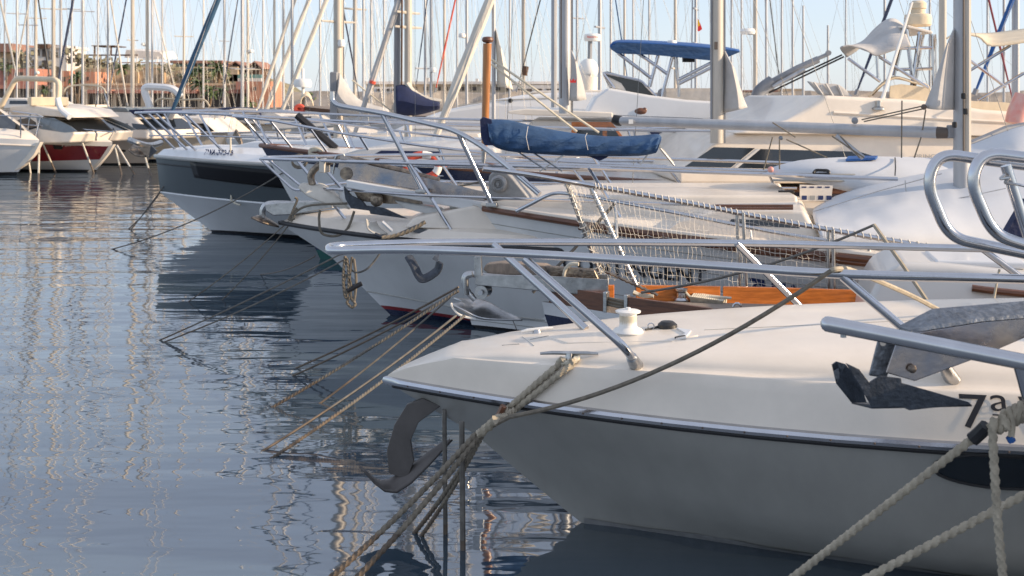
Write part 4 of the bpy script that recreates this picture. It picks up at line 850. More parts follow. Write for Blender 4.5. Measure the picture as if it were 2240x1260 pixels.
F = JF; T = bpy.data.objects['bow_platform'].parent
def jd(px, py, z=.98): u, v = F.pz(px, py, z); return F.w(u, v, z)
for k, (x, y) in enumerate(((1250,452),(1330,462),(1420,470))): part('deck_hatch', MB().box(jd(x, y, 1.03-.05*k), (.38,.30,.05), -.2), 'gelb' if k != 1 else 'glassg', T, bevel=.015)
for k, (x, y) in enumerate(((1180,455),(1300,448),(1470,452))): part('ventilator', MB().lathe(jd(x, y, 1.05-.04*k), [(.05,0),(.05,.04),(.08,.06),(.08,.09),(0,.11)], n=14), 'steel', T)
for y0, y1 in ((452,452),(458,459)): part('grab_rail', MB().tube([F.wv(1560+k*25, y0-2, .45+(y0-452)*.05) for k in range(8)], .012, 6), 'teak', T)
for x in (1215, 1385, 1500): part('cleat', MB().box(jd(x, 474, .93), (.16,.04,.05), -.2), 'steel', T, bevel=.01)
# ================================================================ cruisers moored at the left, bows to the right
def bow_lines(label_prefix, pts): 
    for k, (x0,y0,x1,y1,d0,d1) in enumerate(pts): pass
F = Fr(246, 32.5, 30, left=False); T = thing('motor_cruiser', 'white cruiser with dark red hull band and arched tinted windows', 'motor cruiser', F.w(0,0,0)); BF = F
H = Hull(F, 11, [(.84,1.15,.0,1.7,1),(.72,.98,.03,1.7,1),(.36,.10,.32,1.5,1.15),(.06,.03,.62,1.25,1.4),(.03,0,.65,1.2,1.4),(-.4,-.4,1.2,.1,1)], sm=.5)
H.band(0, 1, 'bow_flank', 'gelc', T, transom=True); H.band(1, 2, 'red_hull_band', 'red', T, k=5); H.band(2, 3, 'lower_hull', 'gelb', T); H.band(3, 5, 'boot_stripe', 'black', T); H.deck('deck', 'gelc', T, camber=.16)
cb = Cabin(F, [F.pv(178,290,.8), F.pv(120,262,.8), F.pv(80,250,.8), F.pv(20,248,.8), F.pv(-60,255,.8), F.pv(-60,320,.8), F.pv(170,312,.8)], 1.15, 0, -.25, 'cabin', 'gelc', T, bevel=.06)
cb.pane([F.pv(x,y,1.1) for x,y in ((20,275),(30,262),(52,257),(70,268),(74,280),(60,284),(25,282))], 'window'); cb.pane([F.pv(x,y,1.05) for x,y in ((84,282),(72,258),(110,258),(150,276),(168,288),(140,290))], 'window', 'glassg')
cb.front(0, 1, .06, .94, .05, .95)
hpanel(H, [(115,317),(138,319),(134,327),(118,326)], 'hull_window', 'black', T, n=4)
hlet(H, '7ª BA-5-180-09', 141, 321, (185, 318), 5, 'gelc', T, .02, v=1.2, off=.02)
rail_run(F, H, T, [(-.05,.05,1.12),(.8,.7,1.22),(2.5,1.3,1.34),(6,1.5,1.45)], [(.3,.4),(1.2,1.3),(2.4,2.5),(3.6,3.7)], r=.02, n=6)
part('radar_arch', MB().tube(bend([F.wv(0,238,1.1), F.wv(32,176,1.0), F.wv(40,171,1.0), F.wv(122,174,1.0), F.wv(130,184,1.0), F.wv(126,232,1.1)], .12), .075, 10), 'canvasw', T)
part('arch_leg', MB().tube(bend([F.wv(126,215,1.1), F.wv(132,240,1.1), F.wv(152,256,1.1)], .3), .08, 8), 'gelb', T)
part('flybridge_seat', MB().box(F.wv(105,222,.4), (1.0,.7,.25), .5), 'canvasw', T, bevel=.04); part('flybridge_coaming', MB().prism([F.wv(x,y,.9) for x,y in ((20,248),(20,232),(60,228),(130,240),(150,258))], F.p*-1.8), 'gelc', T, bevel=.05)
T2 = thing('anchor', 'pale anchor and chute hanging to the water under the red banded bow', 'anchor', F.w(0,0,.6))
part('shank', MB().prism([F.wv(x,y,.05) for x,y in ((240,318),(248,316),(236,336),(214,362),(200,376),(190,377),(204,356),(226,330))], F.p*-.10), 'gelc', T2, bevel=.01)

F = Fr(86, 31, 25, left=False); T = thing('motor_cruiser', 'greenish white bow cut by the left edge with steel rail', 'motor cruiser', F.w(0,0,0))
H = Hull(F, 8, [(.95,1.3,.0,1.5,1),(.80,1.1,.05,1.48,1.03),(.10,.03,.75,1.2,1.3),(-.4,-.4,1.2,.1,1)], sm=.5)
H.band(0, 2, 'hull', 'gelb', T, k=6, transom=True); H.band(2, 3, 'boot_stripe', 'black', T); H.deck('deck', 'gelc', T, camber=.2); H.rail(1, .025, 'rub_rail', 'gelc', T)
Cabin(F, [(1.2,1.1),(2.2,1.75),(6,1.8),(6,.9),(1.2,.9)], 1.0, 0, -.3, 'cabin', 'gelc', T).front(0,1,.1,.9,.1,.9)
rail_run(F, H, T, [(-.1,.05,1.55),(.8,.7,1.6),(2.5,1.2,1.7),(6,1.3,1.7)], [(.3,.4),(1.2,1.3),(2.4,2.5)], r=.02, n=6)
T2 = thing('anchor', 'long pale anchor chute reaching the water left of the red banded hull', 'anchor', F.w(0,0,.7))
part('shank', MB().prism([F.wv(x,y,.05) for x,y in ((78,312),(88,311),(74,338),(52,362),(32,374),(28,371),(44,352),(64,330))], F.p*-.12), 'gelc', T2, bevel=.01)

F = Fr(356, 36, 28, left=False); T = thing('motor_cruiser', 'white flybridge cruiser with two part dark windscreen beyond the red banded one', 'motor cruiser', F.w(0,0,0))
H = Hull(F, 10, [(1.05,1.3,.0,1.7,1),(.9,1.1,.05,1.68,1.03),(.12,.04,.6,1.4,1.3),(.05,.0,.65,1.35,1.3),(-.4,-.4,1.2,.1,1)], sm=.5)
H.band(0, 3, 'hull', 'gel', T, k=6, transom=True); H.band(3, 4, 'boot_stripe', 'black', T); H.deck('deck', 'gelc', T, camber=.12); H.rail(1, .03, 'rub_rail', 'hullg', T); hpanel(H, [(262,328),(274,328),(274,332),(263,332)], 'hull_window', 'black', T, n=3)
cb = Cabin(F, [F.pv(335,288,.9), F.pv(300,258,.9), F.pv(286,244,.9), F.pv(192,238,.9), F.pv(150,262,.9), F.pv(150,305,.9), F.pv(335,305,.9)], 1.2, 0, -.3, 'cabin', 'gelc', T, bevel=.08)
cb.pane([F.pv(x,y,1.15) for x,y in ((226,270),(275,270),(268,286),(238,287))], 'window'); cb.pane([F.pv(x,y,1.15) for x,y in ((282,270),(308,272),(322,283),(290,284))], 'window'); cb.pane([F.pv(x,y,1.15) for x,y in ((180,272),(220,272),(232,287),(200,290))], 'window', 'glassg'); cb.front(0,1,.06,.94,.1,.9)
part('flybridge_screen', MB().prism([F.wv(x,y,.95) for x,y in ((190,244),(196,234),(275,236),(282,245))], F.p*-1.8), 'glassg', T, bevel=.02); part('navy_cover', MB().prism([F.wv(x,y,.9) for x,y in ((279,240),(315,239),(316,250),(290,251))], F.p*-1.6), 'cnavy', T, bevel=.03)
part('helm_seat', MB().prism([F.wv(x,y,.6) for x,y in ((160,230),(188,229),(184,246),(164,246))], F.p*-1.0), 'gelc', T, bevel=.05)
rail_run(F, H, T, [(-.05,.05,1.5),(.8,.7,1.55),(2.5,1.3,1.6),(5,1.5,1.6)], [(.3,.4),(1.2,1.3),(2.4,2.5)], r=.02, n=6)
part('bimini_top', MB().grid(surf([[F.wv(140,202,1.3),F.wv(150,189,1.2),F.wv(190,186,1.0),F.wv(222,190,1.2),F.wv(232,204,1.3)],[F.wv(140,202,-.9),F.wv(150,189,-.8),F.wv(190,186,-.8),F.wv(222,190,-.8),F.wv(232,204,-.9)]],3)), 'canvasw', T, solid=.05)
for x0,x1 in ((146,150),(215,208),(228,238)): part('bimini_pole', MB().rod(F.wv(x0,200,1.2), F.wv(x1,238,1.1), .02), 'chrome', T)

def small_cruiser(px, d, lab, ang, roof, win, deckz, col='gelc', extra=None, left=False, L=8, B=1.4):
    F = Fr(px, d, ang, left=left); T = thing('motor_cruiser', lab, 'motor cruiser', F.w(0,0,0))
    H = Hull(F, L, [(deckz,deckz*1.1,.0,B,1),(deckz-.15,deckz*.95,.05,B,1.03),(.1,.04,.6,B*.85,1.3),(-.4,-.4,1.2,.1,1)], sm=.5)
    H.band(0, 2, 'hull', 'gel', T, k=5, transom=True); H.band(2, 3, 'boot_stripe', 'navy', T); H.deck('deck', 'gelc', T, camber=.12)
    cb = Cabin(F, [F.pv(x,y,.9) for x,y in roof], 1.1, 0, -.25, 'cabin', col, T, bevel=.05)
    for w_ in win: cb.pane([F.pv(x,y,1.05) for x,y in w_], 'window')
    rail_run(F, H, T, [(-.05,.05,deckz+.5),(.8,.7,deckz+.52),(2.5,1.2,deckz+.55),(5,1.3,deckz+.5)], [(.3,.4),(1.2,1.3),(2.4,2.5)], r=.02, n=6)
    return F, T, H
small_cruiser(500, 38, 'low white cruiser with wide dark windscreen behind the blue grey bow rail', 20, [(475,292),(455,272),(440,258),(372,254),(352,292)], [[(392,270),(448,270),(470,287),(402,289)],[(356,290),(366,272),(386,270),(380,290)]], 1.05)
Fa, Ta, Ha = small_cruiser(470, 45, 'white cruiser with grey radar arch under the blue furled sail', 15, [(450,262),(430,246),(320,244),(300,275),(450,275)], [[(330,250),(425,250),(438,260),(330,262)]], 1.1)
part('radar_arch', MB().tube(bend([Fa.wv(332,245,1), Fa.wv(314,196,1), Fa.wv(322,189,1), Fa.wv(372,192,1), Fa.wv(388,200,1), Fa.wv(394,212,1)], .2), .14, 8), 'gelb', Ta)
part('bimini_top', MB().grid(surf([[Fa.wv(340,222,1.2),Fa.wv(352,215,1.1),Fa.wv(400,218,1.0),Fa.wv(445,217,1.1),Fa.wv(458,232,1.2)],[Fa.wv(340,224,-.9),Fa.wv(352,217,-.8),Fa.wv(400,219,-.8),Fa.wv(445,219,-.8),Fa.wv(458,234,-.9)]],3)), 'canvasw', Ta, solid=.05)
Fa, Ta, Ha = small_cruiser(640, 40, 'white cruiser under rounded navy canvas below the twin masts', 12, [(640,262),(600,246),(520,244),(480,268),(640,275)], [[(500,262),(520,250),(560,250),(560,264)]], 1.1)
part('navy_canopy', MB().grid(surf([[Fa.wv(462,252,1.2),Fa.wv(480,239,1.1),Fa.wv(530,237,1.0),Fa.wv(562,240,1.1),Fa.wv(572,256,1.2)],[Fa.wv(462,252,-.9),Fa.wv(480,238,-.8),Fa.wv(530,236,-.8),Fa.wv(562,239,-.8),Fa.wv(572,256,-.9)]],3)), 'cnavy', Ta, solid=.05)
part('canopy_trim', MB().tube(cr([Fa.wv(484,254,1.25),Fa.wv(500,244,1.2),Fa.wv(525,239,1.1),Fa.wv(562,241,1.15)]), .05, 6), 'gelc', Ta)
small_cruiser(70, 44, 'white cabin cruiser showing under the radar arch at the far left', 20, [(95,235),(60,215),(-10,214),(-40,240)], [[(20,220),(56,220),(70,228),(20,228)]], 1.2)
small_cruiser(585, 30, 'white cabin cruiser between the blue grey cruiser and the furled cream sails', 8, [(600,262),(625,252),(700,250),(760,275),(600,285)], [[(610,262),(630,255),(680,255),(680,266)]], .9, left=True)
small_cruiser(640, 27, 'small white open cruiser with deck clutter behind the blue grey cruiser rail', 6, [(660,300),(690,282),(760,278),(820,300)], [[(690,296),(700,286),(745,286),(745,298)]], 1.0, left=True, L=7)

# classic launch with brown sheer and yellow cover
F = Fr(648, 30, 12); T = thing('wooden_launch', 'white launch with brown capping and yellow cover left of the drooping sail', 'launch', F.w(0,0,0))
H = Hull(F, 8, [(1.85,1.5,0,1.3,1),(1.75,1.4,.05,1.3,1),(.1,.03,.8,1,1.3),(-.4,-.4,1.2,.1,1)]); H.band(0, 1, 'capping', 'timber', T); H.band(1, 3, 'hull', 'gel', T, k=5, transom=True); H.deck('deck', 'greyteak', T)
part('yellow_cover', MB().grid(surf([[P(656,236,30),P(660,215,30),P(672,210,30),P(682,222,30),P(686,238,30)],[P(656,236,31),P(662,205,31),P(674,203,31),P(682,218,31),P(686,238,31)]],4)), 'canvasw', T, solid=.04)
part('lifebuoy', MB().tube([P(655+8*math.cos(a), 238+6*math.sin(a), 29.8) for a in [k*.45 for k in range(15)]], .06, 6), 'cover_red', T)
part('radar_pole', MB().rod(P(664,240,30.5), P(662,150,30.5), .04), 'plw', T); part('radar_dome', MB().lathe(P(662,182,30.5), [(0,-.1),(.22,-.1),(.24,0),(.2,.1),(0,.13)], n=14), 'plw', T)

# ================================================================ large white yacht with sloping side panels (T)
F = Fr(700, 27.5, 3); T = thing('motor_yacht', 'large white motor yacht with long sloping flank behind the cream furled sail', 'motor yacht', F.w(0,0,0))
H = Hull(F, 16, [(1.25,1.2,.0,2.0,1),(1.05,1.0,.1,2.0,1.03),(.1,.04,.9,1.7,1.3),(-.4,-.4,1.5,.1,1)], sm=.5); H.band(0, 2, 'hull', 'gelb', T, k=6, transom=True); H.band(2, 3, 'boot_stripe', 'navy', T); H.deck('deck', 'gelb', T)
cb = Cabin(F, [F.pv(x,y,1.4) for x,y in ((745,335),(800,300),(860,285),(905,264),(975,240),(1060,222),(1140,208),(1200,202),(1420,200),(1440,335))], 1.5, 0, -.18, 'superstructure', 'gelb', T, bevel=.10)
cb.pane([F.pv(x,y,1.4) for x,y in ((930,268),(990,245),(1085,232),(1200,234),(1200,280),(1085,284),(985,282))], 'window', 'gelc' if False else 'canvas'); part('side_line', MB().tube([cb.P(*F.pv(x,y,1.4),1,.01) for x,y in ((905,282),(1090,286),(1220,287))], .012, 4), 'hullg', T); part('side_line', MB().tube([cb.P(*F.pv(x,y,1.4),1,.01) for x,y in ((1000,232),(1090,219),(1230,214))], .012, 4), 'hullg', T)
part('port_light', MB().lathe(cb.P(*F.pv(1116,220,1.4),1,.0), [(.05,0),(.05,.03),(0,.03)], F.p, 12), 'black', T)
part('navy_cushion', MB().box(F.wv(860,326,1.0), (1.2,.6,.1)), 'cnavy', T, bevel=.02)
part('hardtop', MB().prism([F.wv(x,y,1.2) for x,y in ((1150,205),(1170,198),(1420,196),(1420,206))], F.p*-2.4), 'gelc', T, bevel=.04)
part('dome_mast', MB().tube([F.wv(1285,200,.3), F.wv(1287,165,.3), F.wv(1292,165,.3)], .22, 10), 'gelc', T)
part('satellite_dome', MB().ball(F.wv(1287,152,.3), .23, 14, (1,1,1.1)), 'plw', T)
rd = part('radar_mast', MB().rod(F.wv(1290,135,.3), F.wv(1291,90,.3), .05), 'alud', T); part('radar_scanner', MB().lathe(F.wv(1296,90,.3), [(0,-.0),(.17,0),(.19,.03),(.19,.13),(.16,.16),(0,.17)], n=20), 'plw', T)
def flat_text(body, o, ax, up, h, m, parent, w=None, name='lettering', bold=.02):
    cu = bpy.data.curves.new('t', 'FONT'); cu.body = body; cu.offset = bold; oo = bpy.data.objects.new('t', cu); C.objects.link(oo); me = bpy.data.meshes.new_from_object(oo); bpy.data.objects.remove(oo)
    xs = [q.co.x for q in me.vertices]; ys = [q.co.y for q in me.vertices]; s_ = h/(max(ys)-min(ys)); sx = (w/(max(xs)-min(xs))) if w else s_; loc = ROOTLOC[rootof(parent).name]
    for q in me.vertices: q.co = o+ax*((q.co.x-min(xs))*sx)+up*((q.co.y-min(ys))*s_)-loc
    me.name = name; me.materials.clear(); me.materials.append(M[m]); ob = bpy.data.objects.new(name, me); C.objects.link(ob); ob.parent = parent; return ob
c0 = F.wv(1296,90,.3); flat_text('Raymarine', c0+F.p*.193+F.a*-.12+Vector((0,0,.055)), F.a, Vector((0,0,1)), .055, 'inkr', T, w=.24)

# ================================================================ trawler with blue bimini (P)
F = Fr(1100, 17.5, 3); T = thing('flybridge_trawler', 'white trawler yacht with bright blue bimini and varnished wooden doors', 'motor yacht', F.w(0,0,0)); PF = F
H = Hull(F, 12, [(1.1,1.0,.0,1.8,1),(.95,.85,.1,1.8,1.03),(.1,.04,.7,1.5,1.3),(-.4,-.4,1.5,.1,1)], sm=.5); H.band(0, 2, 'hull', 'gelb', T, k=6, transom=True); H.band(2, 3, 'boot_stripe', 'navy', T); H.deck('deck', 'gelb', T)
cb = Cabin(F, [F.pv(x,y,1.2) for x,y in ((1130,395),(1142,290),(1165,262),(1600,268),(1600,395))], 1.3, 0, -.1, 'deckhouse', 'gel', T, bevel=.03)
part('cabin_top', MB().prism([F.wv(x,y,1.45) for x,y in ((1110,243),(1150,238),(1340,246),(1340,258),(1150,252),(1112,248))], F.p*-2.9), 'gelc', T, bevel=.02)
fr = cb.pane([F.pv(x,y,1.28) for x,y in ((1250,267),(1338,267),(1362,298),(1362,306),(1250,306))], 'window_frame', 'varn', both=False); cb.pane([F.pv(x,y,1.28) for x,y in ((1262,278),(1318,279),(1318,302),(1262,302))], 'window', both=False, off=.02, parent=fr)
cb.pane([F.pv(x,y,1.28) for x,y in ((1328,278),(1342,279),(1356,300),(1328,302))], 'window', both=False, off=.02, parent=fr)
fr = cb.pane([F.pv(x,y,1.28) for x,y in ((1246,332),(1398,330),(1398,346),(1330,350),(1330,368),(1246,370))], 'door_frame', 'varn', both=False)
cb.pane([F.pv(x,y,1.28) for x,y in ((1414,278),(1550,282),(1550,303),(1430,301))], 'side_window', 'cnavy', both=False); cb.pane([F.pv(x,y,1.28) for x,y in ((1450,301),(1550,303),(1550,307),(1450,305))], 'red_trim', 'varn', both=False, off=.012); cb.pane([F.pv(x,y,1.28) for x,y in ((1480,324),(1550,325),(1550,352),(1504,356))], 'door_panel', 'varn', both=False)
fb = Cabin(F, [F.pv(x,y,1.1) for x,y in ((1280,250),(1300,214),(1330,192),(1420,208),(1500,218),(1640,226),(1640,264))], 1.3, 0, -.15, 'flybridge', 'gelb', T, bevel=.04)
part('fly_windscreen', MB().prism([F.wv(x,y,1.1) for x,y in ((1318,158),(1328,156),(1402,176),(1436,211),(1344,194),(1330,186))], F.p*-.03), 'glass', T); part('screen_frame', MB().tube(bend([F.wv(1344,193,1.13),F.wv(1318,158,1.13),F.wv(1402,176,1.13),F.wv(1436,211,1.13)], .05), .02, 6), 'chrome', T)
part('fly_windscreen', MB().prism([F.wv(x,y,-1.0) for x,y in ((1318,158),(1328,156),(1402,176),(1436,211),(1344,194),(1330,186))], F.p*.03), 'glass', T)
part('fly_panel', MB().prism([F.wv(x,y,1.12) for x,y in ((1320,162),(1360,182),(1372,202),(1334,192))], F.p*-.5), 'gelc', T, bevel=.02)
bt_ = [[F.wv(x,y,1.2) for x,y in ((1336,104),(1350,94),(1450,98),(1550,106),(1618,113))],[F.wv(x,y,.0) for x,y in ((1340,96),(1358,89),(1450,92),(1550,99),(1616,110))],[F.wv(x,y,-1.2) for x,y in ((1340,98),(1362,90),(1450,94),(1550,102),(1616,112))]]
part('bimini_top', MB().grid(surf(bt_, 4)), 'cbright', T, solid=.03)
part('bimini_valance', MB().prism([F.wv(x,y,1.21) for x,y in ((1335,104),(1350,93),(1450,97),(1550,105),(1620,113),(1572,134),(1430,120),(1350,117),(1337,108))], F.p*-.03), 'cblue', T)  # darker canvas paints in the shade on the front below the bright top
for x0,y0,x1,y1 in ((1352,116,1426,172),(1376,102,1460,162),(1442,112,1421,190),(1478,98,1447,214),(1555,138,1481,176),(1560,146,1484,184),(1478,120,1486,212)): part('bimini_pole', MB().rod(F.wv(x0,y0,1.15), F.wv(x1,y1,1.15), .024), 'chrome', T)
part('instrument', MB().box(F.wv(1506,128,.9), (.16,.1,.1)), 'black', T); part('deck_light', MB().lathe(F.wv(1470,98,.6), [(0,0),(.08,0),(.06,.06),(0,.07)], n=10), 'plw', T)
part('fly_seat', MB().box(F.wv(1505,215,.6), (.8,.6,.28)), 'sailg', T, bevel=.06)
T2 = thing('dog', 'small brown dog lying on the white cabin top edge of the trawler', 'dog', F.wv(1402,248,1.25))
for nm, mb in (('body', MB().ball(F.wv(1402,244,1.25), .07, 12, (1.5,.8,.8)).ball(F.wv(1410,241,1.25), .045, 10)),): part(nm, mb, 'teak', T2)

# ================================================================ cream flybridge yacht (O)
F = Fr(1380, 14.2, -4); T = thing('flybridge_yacht', 'large cream flybridge yacht with dark slanted side windows and canvas covered helm', 'motor yacht', F.w(0,0,0)); OF = F
H = Hull(F, 14, [(1.25,1.15,.0,1.9,1),(1.05,.95,.1,1.9,1.03),(.1,.04,.9,1.6,1.3),(-.4,-.4,1.5,.1,1)], sm=.5); H.band(0, 2, 'hull', 'gelc', T, k=6, transom=True); H.band(2, 3, 'boot_stripe', 'navy', T); H.deck('deck', 'gelc', T)
cb = Cabin(F, [F.pv(x,y,1.5) for x,y in ((1478,372),(1520,345),(1560,312),(1600,292),(1680,288),(2300,300),(2500,305),(2500,400),(1478,400))], 1.6, 0, -.16, 'saloon', 'gelc', T, bevel=.05)
cb.pane([F.pv(x,y,1.55) for x,y in ((1498,364),(1562,322),(1652,324),(1598,366))], 'window'); cb.pane([F.pv(x,y,1.55) for x,y in ((1612,367),(1664,326),(1880,332),(1925,346),(1880,372))], 'window'); cb.pane([F.pv(x,y,1.55) for x,y in ((1604,366),(1658,325),(1664,326),(1612,367))], 'mullion', 'gel', off=.01)
fb = Cabin(F, [F.pv(x,y,1.5) for x,y in ((1600,292),(1715,262),(1768,232),(1800,208),(2000,218),(2150,240),(2500,262),(2500,300))], 1.62, 0, -.10, 'flybridge', 'gelc', T, bevel=.05)
part('side_moulding', MB().tube([fb.P(*F.pv(x,y,1.55),1,.005) for x,y in ((1820,246),(1960,254),(2100,262),(2300,272))], .018, 6), 'gelc', T)
flat_text('PRINCESS', cb.P(*F.pv(1996,346,1.5),1,.01), F.a, Vector((0,0,1)), .045, 'inkg', T, w=.34)
part('fly_windscreen', MB().grid(surf([[F.wv(x,y,1.4) for x,y in ((1766,178),(1800,183),(1835,186),(1858,207))],[F.wv(x,y,1.42) for x,y in ((1790,206),(1815,209),(1840,211),(1866,213))]],3)), 'sailg', T, solid=.02)
for k in range(3): part('screen_rib', MB().rod(F.wv(1780+k*26,180+k*3,1.43), F.wv(1800+k*22,208+k*2,1.44), .014, n=5), 'sailg', T)
part('helm_cover', MB().grid(surf([[F.wv(x,y,1.1) for x,y in ((1900,212),(1930,184),(1960,170),(1995,180),(2032,192),(2034,226))],[F.wv(x,y,.4) for x,y in ((1905,208),(1932,180),(1958,168),(1995,177),(2030,188),(2034,222))],[F.wv(x,y,-.6) for x,y in ((1910,208),(1935,182),(1958,172),(1995,180),(2028,192),(2032,222))]],4)), 'canvasw', T, solid=.02)
part('cover_front', MB().prism([F.wv(x,y,1.1) for x,y in ((1946,218),(1948,188),(1972,184),(2034,192),(2034,226))], F.p*-.02), 'canvasw', T)
# radar tower with awning
for x0,y0,x1,y1,v in ((1982,60,1995,165,.9),(2012,70,1990,225,.9),(2040,75,2043,200,.9),(1980,62,1955,165,.3),(2020,70,2000,190,-.3),(2044,75,2048,190,-.3)): part('tower_leg', MB().rod(F.wv(x0,y0,v), F.wv(x1,y1,v), .024), 'chrome', T)
for y in (106, 152, 210): part('tower_rung', MB().rod(F.wv(1962,y,.9), F.wv(2042,y-2,.9), .018), 'chrome', T)
part('tower_top', MB().prism([F.wv(x,y,.95) for x,y in ((1984,54),(2040,68),(2040,74),(1984,60))], F.p*-.9), 'gelc', T, bevel=.01)
part('radome', MB().lathe(F.wv(2008,58,.6), [(0,0),(.13,0),(.15,.02),(.155,.10),(.14,.14),(.08,.15),(.08,.20),(.095,.21),(.095,.27),(.06,.30),(0,.305)], n=22), 'canvasw', T)
part('awning', MB().grid(surf([[F.wv(x,y,1.3) for x,y in ((1842,102),(1862,100),(1900,113),(1918,121),(1960,108),(1992,100))],[F.wv(x,y,.5) for x,y in ((1838,107),(1868,99),(1900,84),(1925,62),(1950,50),(1975,58))],[F.wv(x,y,-.5) for x,y in ((1852,125),(1880,105),(1905,72),(1935,46),(1958,42),(1980,60))]],5)), 'sailg', T, solid=.015)
for x0,y0,x1,y1 in ((1855,128,1925,178),(1920,122,2030,192),(1918,121,1921,170),(2210,100,2080,180),(2105,120,2200,190),(2240,160,2140,220)): part('awning_pole', MB().rod(F.wv(x0,y0,1.2), F.wv(x1,y1,1.2), .018), 'chrome', T)
part('whip_aerial', MB().tube([F.wv(1924,236,1.55), F.wv(1995,5,1.3)], [.022,.014], 6), 'plw', T); part('aerial_foot', MB().lathe(F.wv(1922,240,1.6), [(.07,0),(.07,.02),(.03,.04),(.03,.1),(0,.1)], n=10), 'steel', T)
part('aft_bimini', MB().grid(surf([[F.wv(x,y,1.3) for x,y in ((2070,85),(2090,76),(2140,80),(2170,100),(2260,90),(2320,92))],[F.wv(x,y,-.5) for x,y in ((2075,82),(2095,72),(2140,74),(2180,72),(2260,62),(2320,60))]],4)), 'canvasw', T, solid=.02)
part('side_curtain', MB().prism([F.wv(x,y,1.3) for x,y in ((2118,220),(2150,222),(2200,224),(2300,240),(2300,300),(2220,290),(2118,265))], F.p*-.02), 'canvasw', T)
rail_run(F, H, T, [(-.2,.1,1.7),(1.5,1.2,1.7),(5,1.7,1.66),(12,1.8,1.6)], [(k*.9,k*.9+.1) for k in range(9)], r=.016, n=6)
T2 = thing('fender', 'faded pink cylindrical fender hanging by the cream side curtain at the right edge', 'fender', F.wv(2230,240,1.9)); part('body', MB().tube(cr([F.wv(2243,210,1.9),F.wv(2236,225,1.9),F.wv(2226,250,1.9),F.wv(2222,272,1.9)],5), [.03]+[.11]*14+[.04], 12), 'pink', T2); part('tie', MB().rod(F.wv(2243,210,1.9), F.wv(2246,160,1.6), .01), 'rope', T2)

# davit crane behind
T = thing('davit_crane', 'grey telescopic davit arm slanting up right behind the cream yacht', 'crane', P(1650,260,18))
part('post', MB().tube(cr([P(1655,262,18),P(1655,225,18),P(1662,200,18),P(1690,178,18)]), .10, 10), 'alud', T); part('arm', MB().tube([P(1685,182,18), P(1745,150,18), P(1790,130,18)], .055, 8), 'alud', T); part('arm', MB().tube([P(1780,132,18), P(1812,118,18)], .03, 8), 'alud', T)
part('hydraulic_ram', MB().rod(P(1690,190,17.9), P(1760,152,17.9), .03), 'steel', T); part('head', MB().lathe(P(1812,116,18), [(0,-.03),(.04,-.03),(.04,.03),(0,.03)], (0,1,0), 12), 'alud', T); part('cable', MB().rod(P(1680,196,18), P(1842,120,18), .014, n=5), 'black', T); part('cable', MB().rod(P(1682,203,18), P(1846,124,18), .014, n=5), 'black', T)

# ================================================================ upturned tender and white cover
F = Fr(1672, 11.2, -2); T = thing('tender', 'upturned white tender with blue stripe and black oval handle', 'dinghy', F.w(0,0,.9)); 
def tend(xs, yt, yb, w): return None
rows = []
for x, yt, yb, w in ((1672,378,384,.06),(1700,366,392,.25),(1760,352,405,.45),(1840,346,425,.6),(1940,344,440,.66),(2050,347,450,.68),(2200,352,460,.66),(2330,360,460,.6)):
    a = F.wv(x, yt, 0); b_ = F.wv(x, yb, w); h = a.z-b_.z; u = (a-F.O).dot(F.a); r = []
    for j in range(17):
        q = math.pi*j/16; r.append(F.w(u, w*math.cos(q)*(1.0), b_.z+h*min(1, math.sin(q)**.55)))
    rows.append(r)
g = list(zip(*[cr(list(c_), 3) for c_ in zip(*rows)])); g = [list(r) for r in g]
part('hull', MB().grid(g), 'canvas', T, solid=.01)
for k, yy in ((0, 380), (1, 392)): part('tube_seam', MB().tube([F.wv(1690+j*60, yy+(j*.8)+k*2, .0+.5*min(1,(j+1)*.4)+.04) for j in range(11)], .010, 5), 'hullg', T)
part('blue_stripe', MB().prism([F.wv(1850,353,.30), F.wv(1856,346,.15), F.wv(1920,345,.15), F.wv(1915,350,.32)], (0,0,.02)), 'cbright', T)
part('handle', MB().tube(bend([F.wv(1780,379,.52), F.wv(1784,372,.5), F.wv(1812,373,.55), F.wv(1814,380,.57), F.wv(1782,381,.53)], .02), .014, 8), 'rubber', T); part('handle', MB().box(F.wv(1720,420,.55), (.14,.05,.03)), 'black', T, bevel=.01)
part('bow_ring', MB().ball(F.wv(1686,371,.15), .03, 10), 'pink', T)
part('strap', MB().tube([F.wv(1958,345,.2), F.wv(1959,365,.62), F.wv(1958,384,.70)], .006, 5), 'black', T)
lb = part('label_plate', MB().prism([F.wv(x,y,.72) for x,y in ((1750,404),(1822,406),(1818,440),(1750,440))], F.p*-.012), 'gelc', T)
for k in range(4):
    part('label_mark', MB().prism([F.wv(x,y,.723) for x,y in ((1754+k*17,408),(1764+k*17,408),(1764+k*17,411),(1754+k*17,411))], F.p*-.002), 'inkb', lb); part('label_mark', MB().prism([F.wv(x,y,.723) for x,y in ((1754+k*18,428),(1765+k*18,428),(1765+k*18,437),(1754+k*18,437))], F.p*-.002), 'inkb' if k != 1 else 'hullg', lb)
T = thing('canvas_cover', 'broad pale blue white tarpaulin with sharp ridge, right of the upturned tender', 'boat cover', P(2000,480,9.8))
